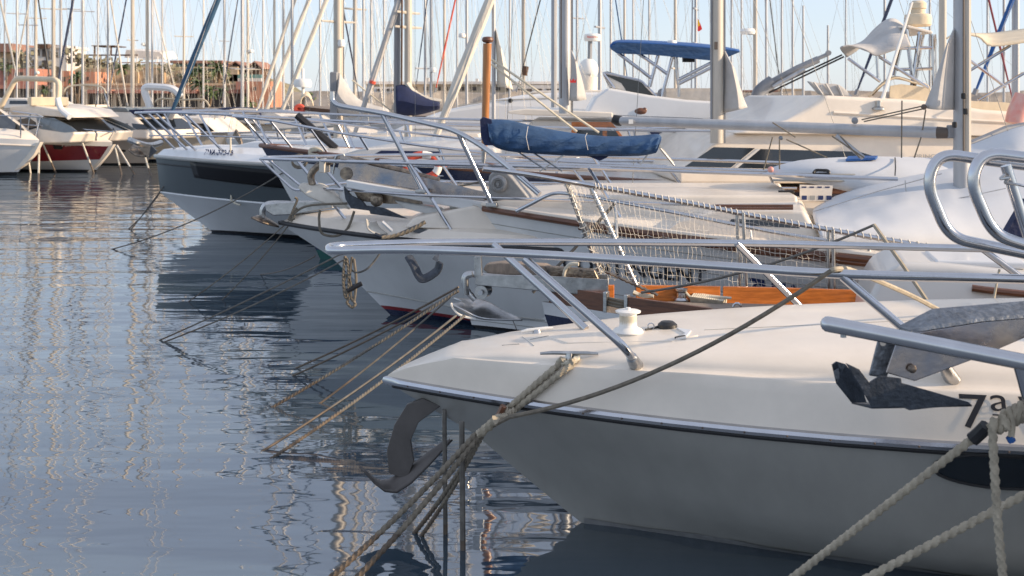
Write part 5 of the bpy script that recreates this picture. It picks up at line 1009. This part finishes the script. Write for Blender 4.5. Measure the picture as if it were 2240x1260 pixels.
R_ = [[(1782,455,10.6),(1840,425,10.6),(1940,392,10.8),(2060,365,11),(2150,352,11.2),(2300,335,11.4)],
      [(1778,465,10.0),(1850,440,10.0),(1960,412,10.1),(2060,390,10.2),(2140,375,10.3),(2300,350,10.4)],
      [(1780,480,9.6),(1860,468,9.6),(1960,450,9.6),(2060,432,9.7),(2150,420,9.7),(2300,400,9.7)],
      [(1790,505,9.2),(1870,503,9.2),(1970,503,9.2),(2060,500,9.25),(2150,500,9.3),(2300,498,9.3)],
      [(1800,540,9.15),(1880,545,9.15),(1980,550,9.15),(2060,552,9.2),(2150,556,9.2),(2300,560,9.2)]]
g = surf([[P(*q) for q in r] for r in R_], 6)
for i, r in enumerate(g):
    for j, p_ in enumerate(r): p_.z += .008*noise.noise(Vector((i*.35, j*.5, 1)))*1.2
part('cover', MB().grid(g), 'canvas', T, solid=.008)
R_ = [[(2060,335,11.2),(2130,315,11.3),(2180,295,11.4),(2240,275,11.5),(2330,262,11.5)],[(2090,338,11.0),(2150,325,11.0),(2190,310,11.0),(2240,296,11.0),(2330,290,11)],[(2120,345,10.8),(2180,340,10.8),(2210,332,10.8),(2240,325,10.8),(2330,318,10.8)],[(2100,372,10.7),(2180,372,10.7),(2210,372,10.7),(2240,370,10.7),(2330,370,10.7)]]
part('peak', MB().grid(surf([[P(*q) for q in r] for r in R_], 5)), 'canvas', T, solid=.01); part('cover_boom', MB().tube([P(2092,332,11.3), P(2200,286,11.5), P(2330,262,11.6)], .05, 8), 'alud', T)
for (x0,y0,x1,y1) in ((1780,463,2060,380),(1790,505,2200,412),(1980,395,1990,545)): part('seam', MB().tube([P(x0,y0,10.0), P((x0+x1)/2,(y0+y1)/2-3,9.7), P(x1,y1,9.6)], .004, 4), 'sailg', T)
part('tarp_frame', MB().tube([P(1800,545,9.3), P(1960,548,9.3), P(2300,560,9.3)], .02, 6), 'alud', T)

# ================================================================ sailing yachts and their masts
def sailboat(px, w, d, lab, m='alu', hull=True, sp=(), jib=None, stays=2, boom=None, extras=(), top=16, base=None, double=0, group='moored sailing yachts', ang=4, lean=0, mo=3.6, L=9):
    X = (px-CX)/FPX*d; r = w/FPX*d/2; T = thing('sailing_yacht', lab, 'sailing yacht', (X-mo, d, 0), group)
    F = Fr(px, d, ang); F.O = Vector((X, d, 0))-F.a*mo
    if hull:
        H = Hull(F, L, [(1.0,.85,0,1.25,1),(.85,.7,.05,1.24,1),(.08,.03,.5,1.1,1.3),(-.3,-.3,1.2,.1,1)], sm=.5)
        H.band(0, 2, 'hull', 'gel', T, k=3, transom=True); H.band(2, 3, 'boot_stripe', 'navy', T, k=1); H.deck('deck', 'gelc', T)
        if L > 6: Cabin(F, [(2.6,.95),(3.2,1.3),(6,1.32),(6.2,.95)], .7, 0, -.25, 'coachroof', 'gelc', T, bevel=0)
    zb = base if base is not None else .95; fx = lambda z: Vector((X+lean*z, d, z))
    part('mast', MB().tube([fx(zb), fx(top*.6), fx(top)], [r, r, r*.8], 12, flat=1.25), m, T)
    if w > 20: part('mast_track', MB().prism([fx(zb)+Vector((r*.98, -.012, 0)), fx(zb)+Vector((r*.98, .012, 0)), fx(top)+Vector((r*.98, .012, 0)), fx(top)+Vector((r*.98, -.012, 0))], (.022, 0, 0)), 'alud', T)
    for y, hw in sp:
        z = CAMH-(y-HY)/FPX*d; k = hw/FPX*d; part('spreader', MB().tube([fx(z)+Vector((-k, -.3, .02*k)), fx(z), fx(z)+Vector((k, .3, .02*k))], [.02, .035, .02] if w > 10 else [.03]*3, 6), m, T)
    sr = max(.003, .24/FPX*d)
    if stays:
        part('backstay', MB().rod(F.w(8.8, 0, .9), fx(top), sr, n=4), 'wire', T)
        for sd in (1, -1): part('shroud', MB().tube([F.w(3.9, 1.1*sd, .95), fx(top*.62)+Vector((.15*sd, -.5*sd, 0)), fx(top)], sr, 4), 'wire', T)
        part('forestay', MB().rod(F.w(.1, 0, 1.0), fx(top), sr, n=4), 'wire', T)
    if stays > 1:
        for sd in (1, -1): part('lower_shroud', MB().rod(F.w(4.3, 1.1*sd, .95), fx(top*.5), sr, n=4), 'wire', T)
        part('halyard', MB().rod(fx(1.5)+Vector((r+.05, -.1, 0)), fx(top), sr*.8, n=4), 'ropew', T)
    if boom: bx, by, m2 = boom; q = P(bx, by, d); z = q.z; part('boom_cover', MB().tube(cr([fx(z+.1), fx(z).lerp(Vector((q.x, d, z)), .4)+Vector((0,0,.05)), Vector((q.x, d, z))], 5), [.16]*6+[.14]*4+[.08], 8), m2, T)
    if jib:
        x0,y0,x1,y1,jw,jm = jib; a = P(x0,y0,d-.15); b_ = P(x1,y1,d-.15); dr = (b_-a)/(b_.z-a.z); e = a+dr*(min(top-1, 17)-a.z); rr = jw/FPX*d/2
        pts = resamp([a, e], .3); nn = len(pts); part('furled_sail', MB().tube(pts, [rr*(.45+.55*min(1, k/(.10*nn)+.05))*(1+.05*math.sin(k*1.7))*(1-.45*k/nn) for k in range(nn)], 9), jm, T)
        if jw > 9:
            part('sail_edge', MB().tube([p_+Vector((rr*.72*math.cos(k*.25)*.9, -rr*.85, 0)) for k, p_ in enumerate(pts[2:-2])], rr*.09, 4), 'sailg', T)
        part('furler_drum', MB().rod(a, a-dr*.15, rr*1.1), 'alud', T)
    for e in extras: e(T, F, fx, r, d)
    return T, F, fx, r
def rad(y, dx=12, s=.16): return lambda T, F, fx, r, d: (part('radome', MB().lathe(fx(CAMH-(y-HY)/FPX*d)+Vector((dx/FPX*d, -.1, 0)), [(0,-.04),(s,-.04),(s*1.15,.03),(s*.9,.1),(0,.12)], n=14), 'plw', T), part('bracket', MB().rod(fx(CAMH-(y+2-HY)/FPX*d), fx(CAMH-(y+2-HY)/FPX*d)+Vector((dx/FPX*d, -.1, 0)), .03, n=5), 'alud', T))
# large masts in the middle distance
_, F7, fx, r = sailboat(740, 21, 25, 'yacht with thick cream mast and drooping folded sail, right of the three furled sails', 'aluw', sp=((48,32),), extras=(rad(98, 8, .07),), mo=3.0)
part('dropped_sail', MB().grid(surf([[P(742,160,24.8),P(752,175,24.8),P(768,200,24.8),P(792,222,24.8),P(850,240,24.8)],[P(738,200,24.6),P(746,215,24.6),P(765,232,24.6),P(800,242,24.6),P(852,246,24.6)],[P(728,240,24.8),P(742,250,24.8),P(765,256,24.8),P(800,252,24.8),P(855,249,24.8)]],4)), 'sailg', _, solid=.03)
part('mast_collar', MB().box(P(732,215,24.85), (.16,.3,1.1)), 'alud', _, bevel=.03)
_, F8, fx, r = sailboat(893, 17, 22, 'yacht with tan and grey twin section mast and navy sail cover', 'aluw', sp=((60,26),(28,22)), jib=(765,325,873,0,15,'sailg'))
part('second_mast_section', MB().rod(P(868,250,22.1), P(874,-900,22.1), .06), 'alud', _); part('halyard', MB().rod(P(878,240,21.8), P(884,-900,21.8), .018), 'timber', _)
part('sail_cover', MB().grid(surf([[P(866,190,21.8),P(885,188,21.8),P(905,200,21.8),P(930,215,21.8),P(960,226,21.8)],[P(866,220,21.6),P(888,222,21.6),P(910,228,21.6),P(935,232,21.6),P(962,232,21.6)],[P(868,248,21.8),P(886,250,21.8),P(905,250,21.8),P(930,245,21.8),P(960,236,21.8)]],3)), 'cnavy', _, solid=.06)
part('folded_sail', MB().tube(cr([P(890,182,21.8),P(905,200,21.8),P(930,215,21.8),P(965,222,21.8)]), .05, 6), 'sail', _); part('red_band', MB().rod(P(814,183,21.8), P(816,177,21.8), .06), 'cover_red', _)
sailboat(1080, 9, 21, 'yacht with thin blue lettered mast and broad cream furled headsail crossing the picture', 'alu', hull=True, jib=(938,338,1068,10,24,'sail'), extras=(lambda T,F,fx,r,d: part('mizzen_sail', MB().grid(surf([[P(1084,60,21),P(1086,120,21),P(1088,190,21)],[P(1094,100,20.8),P(1102,150,20.8),P(1108,192,20.8)],[P(1098,110,21),P(1112,160,21),P(1122,196,21)]],3)), 'sail', T, solid=.01),))
_, F9, fx, r = sailboat(1236, 27, 13.6, mo=.8, L=5, lab= 'yacht with broad grey slotted mast and small grey sail bearing a red crown', m='alu', stays=1, base=1.9)
part('second_mast', MB().rod(P(1212,235,13.8), P(1214,-1400,13.8), .035), 'alu', _); part('mast_groove', MB().prism([P(1226,215,13.38), P(1229,215,13.38), P(1229,-1400,13.38), P(1226,-1400,13.38)], (0,.02,0)), 'dark', _)
part('folded_sail', MB().grid(surf([[P(1250,110,13.5),P(1250,160,13.5),P(1246,220,13.5)],[P(1258,130,13.35),P(1262,170,13.35),P(1262,221,13.35)],[P(1262,140,13.5),P(1274,180,13.5),P(1282,218,13.5)]],3)), 'sailg', _, solid=.015)
part('crown_emblem', MB().prism([P(1247,181,13.3),P(1247,172,13.3),P(1251,177,13.3),P(1254,171,13.3),P(1257,177,13.3),P(1261,172,13.3),P(1260,181,13.3)], (0,.01,0)), 'inkr', _)
_, F9, fx, r = sailboat(1568, 29, 12.6, mo=1, L=5, lab= 'yacht with tallest cream mast between the blue bimini and davit, tan sail behind it', m='aluw', stays=1, base=1.6)
part('folded_sail', MB().grid(surf([[P(1585,110,12.6),P(1584,180,12.6),P(1580,248,12.6)],[P(1600,140,12.45),P(1612,200,12.45),P(1616,240,12.45)],[P(1606,150,12.6),P(1622,205,12.6),P(1634,235,12.6)]],4)), 'sailg', _, solid=.015)
part('mast_cleat', MB().box(P(1566,100,12.4), (.03,.05,.08)), 'dark', _); part('second_track', MB().rod(P(1556,280,12.55), P(1560,-1400,12.55), .012), 'alud', _)
# right hand mast with long silver boom
_ = thing('mast', 'stout two tone mast with long silver boom crossing in front of the cream yacht', 'mast', P(2104,400,9.9)); part('mast_tube', MB().tube([P(2104,440,9.9), P(2104,-1500,9.9)], .066, 14, flat=1.2), 'alu', _)
part('mast_track', MB().rod(P(2117,340,9.82), P(2117,-1200,9.82), .028), 'aluw', _); part('mast_groove', MB().rod(P(2108,340,9.79), P(2108,-1200,9.79), .008, n=5), 'dark', _)
bo = part('boom', MB().tube([P(1350,264,10.6), P(1380,265,10.55), P(2052,290,10.0)], [.036,.043,.050], 14), 'alu', _); part('boom_cap', MB().tube([P(1342,260,10.62), P(1352,264,10.6), P(1360,265,10.6)], [.040,.048,.045], 14), 'black', bo); part('boom_sleeve', MB().rod(P(2050,290,10.0), P(2076,291,9.95), .052, .046, 14), 'dark', bo)
part('gooseneck', MB().box(P(2079,288,9.93), (.05,.06,.11)), 'alud', _, bevel=.01); part('boom_label', MB().box(P(1380,266,10.49), (.04,.01,.04)), 'plw', bo)
part('block', MB().ball(P(1870,264,10.1), .03, 10), 'alud', _); part('block', MB().ball(P(1708,302,10.2), .02, 10), 'galv', _)
part('folded_sail', MB().grid(surf([[P(2088,60,9.9),P(2088,150,9.9),P(2086,240,9.9)],[P(2075,90,9.8),P(2060,160,9.8),P(2048,240,9.8)],[P(2068,110,9.9),P(2044,180,9.9),P(2022,236,9.9)]],5)), 'sailg', _, solid=.012)
part('clew_ring', MB().ball(P(2021,234,9.85), .025, 10), 'dark', _)
for a, b_ in (((2018,232),(1885,262)),((2020,238),(1890,266)),((2025,240),(2018,285)),((1705,305),(1705,370)),((1690,300),(1670,372)),((1720,305),(1810,345)),((1740,300),(1690,268)),((1820,298),(1890,345)),((1838,298),(1880,345)),((1973,220),(1972,345)),((2015,300),(2000,345))): part('control_line', MB().rod(P(*a,9.95), P(*b_,9.95), .006, n=5), 'rope', _)
part('boom_vang', MB().rod(P(1830,297,10.15), P(1888,345,10.0), .022), 'alu', _)
for x, y in ((2108,210),(2112,244),(2088,273)): part('mast_block', MB().box(P(x,y,9.75), (.03,.05,.05)), 'black', _, bevel=.01)
part('mast_step', MB().box(P(2104,440,9.9)+Vector((0,0,-.12)), (.4,.4,.1)), 'gel', _, bevel=.02)

# background rank of masts: (px, width px, depth, label, kwargs)
BG = [
 (37,5,46,'yacht with thin mast near the left edge, left of the white villa',dict(sp=((30,16),))),
 (60,7,41,'yacht whose mast stands left of the villa behind the radar arch, cream furled sail',dict(jib=(30,175,58,30,4,'sail'),sp=((55,18),))),
 (78,8,38,'yacht with cream mast passing the left end of the villa',dict(m='aluw',extras=(rad(160,5,.12),),sp=((40,20),))),
 (117,10,33,'yacht with double mast tube in front of the white villa, dark furled line',dict(m='aluw',jib=(112,195,84,0,4,'black'),sp=((20,24),))),
 (133,7,44,'yacht with grey mast just right of the villa',dict()),
 (157,5,47,'yacht with thin mast left of the dark pergola',dict(jib=(128,172,160,0,6,'navy'),sp=((20,14),))),
 (181,7,42,'yacht with pale mast in front of the orange block',dict(sp=((25,22),),boom=(235,240,'cnavy'))),
 (236,5,46,'yacht with thin mast and blue furled line before the pergola',dict(jib=(236,215,276,0,4,'navy'),extras=(rad(136,6,.1),))),
 (290,10,36,'yacht with stout mast right of the pale awning roof start',dict(m='aluw',sp=((88,8),),jib=(278,225,242,0,4,'sail'))),
 (322,9,37,'yacht with cream mast and small radar right of the stout mast',dict(m='aluw',extras=(rad(98,-8,.1),),sp=((130,14),))),
 (333,5,50,'yacht with slim mast between awning roof and blue furled sail',dict(jib=(385,205,350,60,3,'sail'))),
 (402,6,43,'yacht with thin cream mast before the glass pavilion',dict(m='aluw',sp=((80,18),))),
 (491,7,41,'yacht with slim mast left of the timber chalets, dark stay',dict(sp=((90,8),),jib=(485,220,520,0,3,'navy'),stays=1)),
 (530,9,37,'yacht with left of the twin masts before the chalets',dict(sp=((150,24),))),
 (542,7,38,'yacht with right of the twin masts carrying a white radome',dict(m='aluw',extras=(rad(113,8,.16),),sp=((152,26),))),
 (600,6,45,'yacht with thin mast left of the three cream furled sails',dict(m='aluw',jib=(560,250,645,0,9,'sail'))),
 (620,5,43,'yacht with slim grey mast carrying the middle cream furled sail',dict(jib=(574,262,676,0,12,'sail'),stays=1)),
 (639,6,32,'yacht with grey mast carrying the right cream furled sail',dict(jib=(612,255,714,0,12,'sail'),stays=1)),
 (575,4,60,'yacht with hairline mast beyond the twin masts',dict()),
 (214,4,60,'yacht with hairline mast over the stone terrace',dict()),
 (355,4,62,'yacht with hairline mast beyond the awning roof',dict()),
 (445,4,62,'yacht with hairline mast over the pavilion roof',dict()),
 (10,4,58,'yacht with hairline mast at the far left edge',dict(jib=(35,160,0,0,5,'sail'))),
 (795,5,30,'yacht carrying the long petrol blue furled sail on its forestay',dict(jib=(375,247,476,0,15,'csky'),ang=0,extras=())),
 (776,8,34,'yacht with pale mast right of the drooping sail',dict(m='aluw',sp=((20,22),),jib=(786,215,758,60,4,'navy'))),
 (812,5,46,'yacht with slim mast left of the grey furled sail',dict()),
 (930,5,44,'yacht with slim mast over the navy sail cover',dict(sp=((150,20),),jib=(912,175,932,20,3,'navy'))),
 (943,6,41,'yacht with pale mast left of the red furled sail',dict(extras=(rad(155,4,.1),))),
 (972,5,44,'yacht with thin mast and long red furled sail',dict(jib=(954,192,996,0,4.5,'cover_red'),m='aluw')),
 (1021,6,40,'yacht with grey mast and round radome left of the big cream furled sail',dict(extras=(rad(80,-10,.11),))),
 (1145,8,34,'yacht with cream mast between staff and slotted mast',dict(m='aluw',jib=(1133,190,1182,0,3,'black'),extras=(lambda T,F,fx,r,d: part('bundled_flag', MB().tube([P(1151,145,d-.2),P(1147,165,d-.2)], .08, 6), 'timber', T),))),
 (1262,5,45,'yacht with slim mast right of the slotted mast',dict(sp=((40,16),))),
 (1312,8,30,'yacht with stout short mast beside the satellite dome',dict(sp=((60,12),))),
 (1336,5,42,'yacht with slim mast left of the blue bimini',dict()),
 (1366,5,40,'yacht with slim pale mast above the left end of the bimini',dict(m='aluw',jib=(1375,190,1348,10,3,'cblue'),stays=1)),
 (1385,4,44,'yacht with thin mast over the trawler windscreen',dict()),
 (1477,6,36,'yacht with pale mast behind the middle of the blue bimini',dict(m='aluw',sp=((150,10),))),
 (1522,6,27,'yacht with ladder like mast flying a red and yellow flag',dict(sp=((20,8),(95,8)),extras=(lambda T,F,fx,r,d: (part('flag', MB().grid(surf([[P(1526,40,d-.2),P(1532,52,d-.2),P(1535,60,d-.2)],[P(1526,68,d-.2),P(1530,68,d-.2),P(1536,64,d-.2)]],3)), 'flagr', T), part('flag_stripe', MB().quad(P(1526,44,d-.22), P(1529,44,d-.22), P(1531,56,d-.22), P(1527,58,d-.22)), 'flagy', T), part('second_mast_tube', MB().rod(P(1512,232,d), P(1518,-300,d), .02), 'alu', T)),))),
 (1622,4,48,'yacht with thin short mast beside the davit arm',dict()),
 (1652,9,31,'yacht with cream mast carrying a white radome above the davit',dict(m='aluw',extras=(rad(72,-18,.18),))),
 (1676,5,44,'yacht with slim mast right of the radome mast',dict()),
 (1710,4,50,'yacht with hairline mast over the davit arm',dict(jib=(1708,200,1684,0,2.5,'black'))),
 (1734,5,45,'short masted yacht behind the davit arm',dict(top=6.1,stays=0)),
 (1757,5,46,'yacht with short thin mast right of the davit base',dict(top=5.6,stays=0)),
 (1811,5,42,'yacht with short mast crossing the davit head',dict(top=4.6,stays=0)),
 (1935,5,34,'yacht with leaning navy furled sail left of the radar tower',dict(jib=(1876,196,1950,0,8,'navy'),stays=0)),
 (2034,5,38,'yacht with slim mast right of the radar tower',dict(top=5.2)),
 (2062,15,22,'yacht with grey mast behind the folded grey sail',dict(m='aluw',stays=1)),
 (2222,15,21,'yacht with white mast at the right edge and royal blue furled sail',dict(jib=(2136,195,2214,0,11,'cbright'),stays=1)),
 (2196,5,32,'yacht with dull purple furled line crossing the royal blue sail',dict(jib=(2216,222,2163,0,5,'red'),stays=0)),
 (700,4,58,'yacht with hairline mast left of the thick cream mast',dict()),
 (840,4,55,'yacht with hairline mast beyond the grey furled sail',dict()),
 (1000,4,56,'yacht with hairline mast beyond the red furled sail',dict()),
 (1115,4,58,'yacht with hairline mast right of the varnished staff',dict()),
 (1420,4,58,'yacht with hairline mast above the trawler bimini',dict()),
 (1600,4,58,'yacht with hairline mast beyond the tan folded sail',dict()),
 (1850,3,66,'yacht with hairline mast behind the cream awning',dict()),
 (2160,4,52,'yacht with hairline mast between the two right masts',dict()),
]
for i_, (px, w, d, lab, kw) in enumerate(BG):
    if px < 680: d = 50+(i_*7) % 17+d*.12
    else: d = max(d, 31)
    if 'top' not in kw: kw['top'] = random.Random(i_).uniform(16, 25)*(1 if px < 680 else .85)
    sailboat(px, w*(.8 if px < 620 else 1.05), d, lab, **kw)
# ================================================================ mooring lines
WZ = lambda x, y: P(x, y, (CAMH+.25)*FPX/(y-HY)) if False else P(x, y, CAMH*FPX/(y-HY))
def und(p, a, L=.6): return p+(p-a).normalized()*L
def moor(p0, w, r, m, lab, s=.04, laid=False, mid=None):
    w_ = WZ(*w); r *= .50; pts = sag(p0, w_, s, 16); pts.append(und(pts[-1], pts[-3]))
    return line(pts, r, m, lab, laid)
ff = Fr(845, 5.9, 3)
# pair and fan from the netted sailing yacht and planked boat bows
KB = P(1003,628,8.3)
moor(KB, (648,805), .016, 'roped', 'upper brown rope of the fan from the netted yacht bow', .02)
moor(KB+Vector((0,0,-.03)), (641,822), .016, 'roped', 'second brown rope of the fan, just under the topmost', .02)
moor(P(1003,634,8.3), (597,890), .019, 'ropek', 'laid grey rope third in the fan from the netted yacht bow', .02, True)
moor(P(985,650,8.6), (700,882), .014, 'ropek', 'steep grey rope ending shortest in the fan near the cream bow', .02)
moor(P(998,690,8.2), (577,985), .016, 'ropek', 'lower grey rope of the fan reaching the farthest left', .03)
moor(P(1016,690,8.2), (598,1000), .018, 'ropek', 'lowest laid grey rope of the fan beside the scoop anchor', .03, True)
# pair from the off white motorboat
b0 = P(745,556,9.6)
moor(b0, (350,744), .014, 'ropek', 'upper of the twin grey ropes from the bow rope bundle', .015); moor(b0+Vector((.02,.0,-.05)), (360,748), .014, 'ropek', 'lower of the twin grey ropes from the bow rope bundle', .03)
line([b0, P(800,545,9.5), P(835,530,9.5)], .012, 'ropek', 'short grey rope tail tying the bundle to the off white bow')
T = thing('rope_bundle', 'looped rope bundle hanging below the twin grey ropes against the dark water', 'rope', b0)
for k, (x, y0, y1, w_) in enumerate(((757,560,648,6),(772,562,655,7),(768,650,672,9),(760,600,640,8))): part('loop', ropemesh(cr([P(x-2,y0,9.6),P(x-w_,(y0+y1)/2,9.6),P(x-3,y1-3,9.6),P(x+3,y1,9.6),P(x+w_,(y0+y1)/2+4,9.6),P(x+2,y0+4,9.6)],5), .011, k%2==0), 'rope', T)
part('tail', MB().rod(P(760,637,9.6), P(791,620,9.6), .02), 'black', T)
part('hanging_loop', MB().tube(cr([P(752,570,9.6),P(775,595,9.6),P(800,590,9.5),P(818,572,9.5),P(832,552,9.5)],5), .008, 6), 'ropek', T)
# ropes over the off white bow
moor(P(645,472,11.4), (412,660), .011, 'rope', 'thin tan rope from the off white bow ending left of its neighbour', .03); moor(P(640,482,11.4), (486,656), .011, 'rope', 'thin tan rope from the off white bow ending in the dark reflection', .03)
moor(P(690,560,11), (570,600), .012, 'roped', 'short wet rope by the teal waterline stripe'); 
T = thing('bow_ropes', 'ropes tied around the off white bow hanging in slack loops', 'rope', P(680,455,11.2))
for pts in (((640,470),(660,455),(690,448),(760,445)),((645,478),(632,480),(640,465),(650,455)),((700,460),(698,480),(704,510),(735,516),(760,500),(775,462)),((645,432),(650,438),(640,462),(634,484))): part('rope_loop', MB().tube(cr([P(x,y,10.9) for x,y in pts],5), .012, 6), 'rope', T)
line(sag(P(930,485,10.3), P(835,520,10.2), .03), .016, 'rope', 'tan rope from a cleat down to the hooked anchor on the off white boat', True)
moor(P(650,358,15.2), (246,545), .018, 'ropek', 'long grey rope crossing the blue grey hull to the open water', .12)
moor(P(392,352,18.4), (282,500), .016, 'ropek', 'left rope of the pair from the blue grey bow', .1); moor(P(400,345,18.4), (286,503), .016, 'ropek', 'right rope of the pair from the blue grey bow', .03)
line([P(392,348,18.2), P(415,425,18)], .014, 'ropek', 'short rope hanging down the blue grey bow flank'); line([P(504,300,17.6), P(506,440,17.3)], .014, 'ropew', 'pale rope hanging vertically over the long black hull window')
line(sag(P(504,436,17.3), P(526,448,17.2), .02), .014, 'ropew', 'short pale rope end below the long black hull window')
for k, (x0,y0,x1,y1,lab) in enumerate(((86,312,84,395,'rope straight down beside the greenish white bow'),(62,345,67,380,'short rope under the pale chute at the far left'),(92,310,122,378,'slanting rope before the red hull band'),(180,312,205,378,'rope crossing the middle of the red hull band'),(252,322,266,382,'left rope from the red banded bow tip'),(256,318,294,381,'right rope from the red banded bow tip'),(318,345,330,385,'rope under the anchor cluster of the white cruiser'))):
    a = P(x0, y0, 32.3); b_ = WZ(x1, max(y1, 376)); line([a, b_, b_+(b_-a)*.1], .025, 'sail' if k % 2 else 'ropew', lab)
# cream motorboat ropes
cl = cc+Vector((0,0,.03)); g0 = 0
T = thing('mooring_line', 'thick laid rope doubled from the bow cleat over the rub rail of the cream motorboat', 'mooring line', cl, 'mooring lines')
def over(dx):
    o = [cl+Vector((dx*.25-.03,-.03,.0))]
    for k in range(9):
        t = k/8; x = 1222-112*t+dx*(170-70*t); y = 797+98*t+dx*10; p_ = dk(x, y); o.append(p_+(cam.location-p_).normalized()*.026)
    return cr(o+[P(1090+dx*60,912,5.36), P(1070+dx*30,932,5.42), P(1045+dx*20,948,5.45)], 5)
for dx in (.0, .16): part('strand', ropemesh(over(dx), .0135), 'ropel', T)
part('turn', ropemesh(cr([cl+Vector((-.05,0,-.015)), cl+Vector((-.01,-.03,-.02)), cl+Vector((.04,.0,.0)), cl+Vector((.0,.03,.0))], 5), .013), 'ropew', T)
part('whipping', ropemesh(cr([P(1102,888,5.37), P(1094,905,5.38), P(1086,915,5.39)], 4), .016, False), 'teak', T); part('splice', ropemesh(cr([P(1085,918,5.33),P(1070,932,5.38),P(1048,950,5.42)], 4), .019), 'ropel', T)
def down(x0,y0,x1,y1,r,m,lab,laid=True,d0=5.45): moor(P(x0,y0,d0), (x1,y1), r, m, lab, .02, laid)
down(1042,948,725,1262,.024,'rope','left of two long laid ropes running to the bottom edge'); down(1050,950,782,1262,.024,'rope','right of two long laid ropes running to the bottom edge')
down(1052,955,907,1166,.02,'rope','left rope of the short pair entering water under the cream bow'); down(1056,952,922,1172,.018,'rope','right rope of the short pair entering water under the cream bow')
def plumb(x, y, y1, r, lab, d0): 
    a = P(x, y, d0); line([a, Vector((a.x+.01, d0, -.5))], r, 'ropek', lab, False)
plumb(972, 896, 0, .011, 'thin rope hanging straight from the cream bow anchor', 5.7); plumb(1010, 922, 0, .013, 'thin rope hanging straight down beside the cream stem', 5.5)
line(sag(P(1818,592,4.95), P(1115,912,5.30), .09, 20)+cr([P(1115,912,5.30), P(1080,930,5.36), P(1048,945,5.42)],4)[1:], .0105, 'rope', 'long slack rope from the bow rail down across the cream flank', False)
line(cr([P(1818,592,4.95), P(1835,588,4.97), P(1870,594,5.2), P(1990,645,5.6), P(2062,683,5.8)],5), .0115, 'ropel', 'rope over the bow rail running back to the cream deck', False)
line(sag(P(1912,492,7.6), P(1402,640,7.9), .06), .009, 'ropek', 'tan grey rope slanting through the netting to the teak deck', False); line([P(1912,492,7.6), P(1975,580,7.3), P(2035,668,7.2)], .013, 'ropel', 'light rope from the net top rail down to the coachroof')
line([P(1345,445,8.9), P(1260,540,9.0), P(1165,640,8.9)], .013, 'ropek', 'grey rope across the white planked hull below the long rail')
line([P(2186,590,6.6), P(2172,665,6.5)], .007, 'ropel', 'thin cord before the teak handrail on the coachroof')
# lines of the boat at the right edge
T = thing('mooring_line', 'knotted thick rope with blue whipped tail at the right edge', 'mooring line', P(2240,890,3.5), 'mooring lines')
kn = [P(2300,850,3.5),P(2240,898,3.5),P(2192,922,3.5),P(2150,946,3.52),P(2134,960,3.54)]
part('main_rope', ropemesh(cr(kn,5), .012), 'ropel', T)
for k in range(5): c_ = P(2192+k*12, 922-k*6, 3.48); part('knot_turn', MB().tube([c_+Vector((.010*math.cos(q)+.008*math.sin(q), .022*math.cos(q), .026*math.sin(q))) for q in [j*.55 for j in range(13)]], .0125, 8), 'ropel', T)
part('standing_end', ropemesh(cr([P(2178,915,3.46),P(2172,940,3.46),P(2174,1000,3.46),P(2182,1130,3.46),P(2198,1300,3.46)],5), .0115, True), 'ropel', T)
part('loop', ropemesh(cr([P(2190,905,3.46),P(2200,925,3.45),P(2205,938,3.45)],4), .012), 'ropel', T); part('tail', ropemesh(cr([P(2205,895,3.46),P(2214,925,3.45),P(2212,955,3.45)],4), .010, False), 'ropel', T); part('blue_whipping', MB().tube([P(2208,955,3.45),P(2214,966,3.45)], .012, 6), 'cbright', T)
part('chafe_sleeve', MB().tube(cr([P(2158,932,3.51),P(2140,950,3.53),P(2126,962,3.54)],4), .021, 8), 'black', T)
line([P(2128,960,3.54), P(1700,1290,4.0)], .0115, 'ropel', 'laid rope from the chafe sleeve down to the bottom edge', True); line([P(2330,1035,3.5), P(1850,1290,3.7)], .0115, 'ropel', 'lower laid rope from the right edge to the bottom', True)
# rigging crossing the picture in front of the far boats
for k, (x0,y0,x1,y1,d,lab) in enumerate(((1075,130,1310,290,13,'upper tan sheet slanting down to the blue cover'),(1075,140,1262,288,13,'lower tan sheet slanting down to the blue cover'),(1440,318,1472,358,10.5,'short white rope at the aft end of the blue cover'),(770,175,880,262,22,'thin white line slanting off the drooping sail'))):
    line([P(x0,y0,d), P(x1,y1,d)], .015, 'ropew', lab, cat='rigging line', name='rigging_line', group='rigging lines')
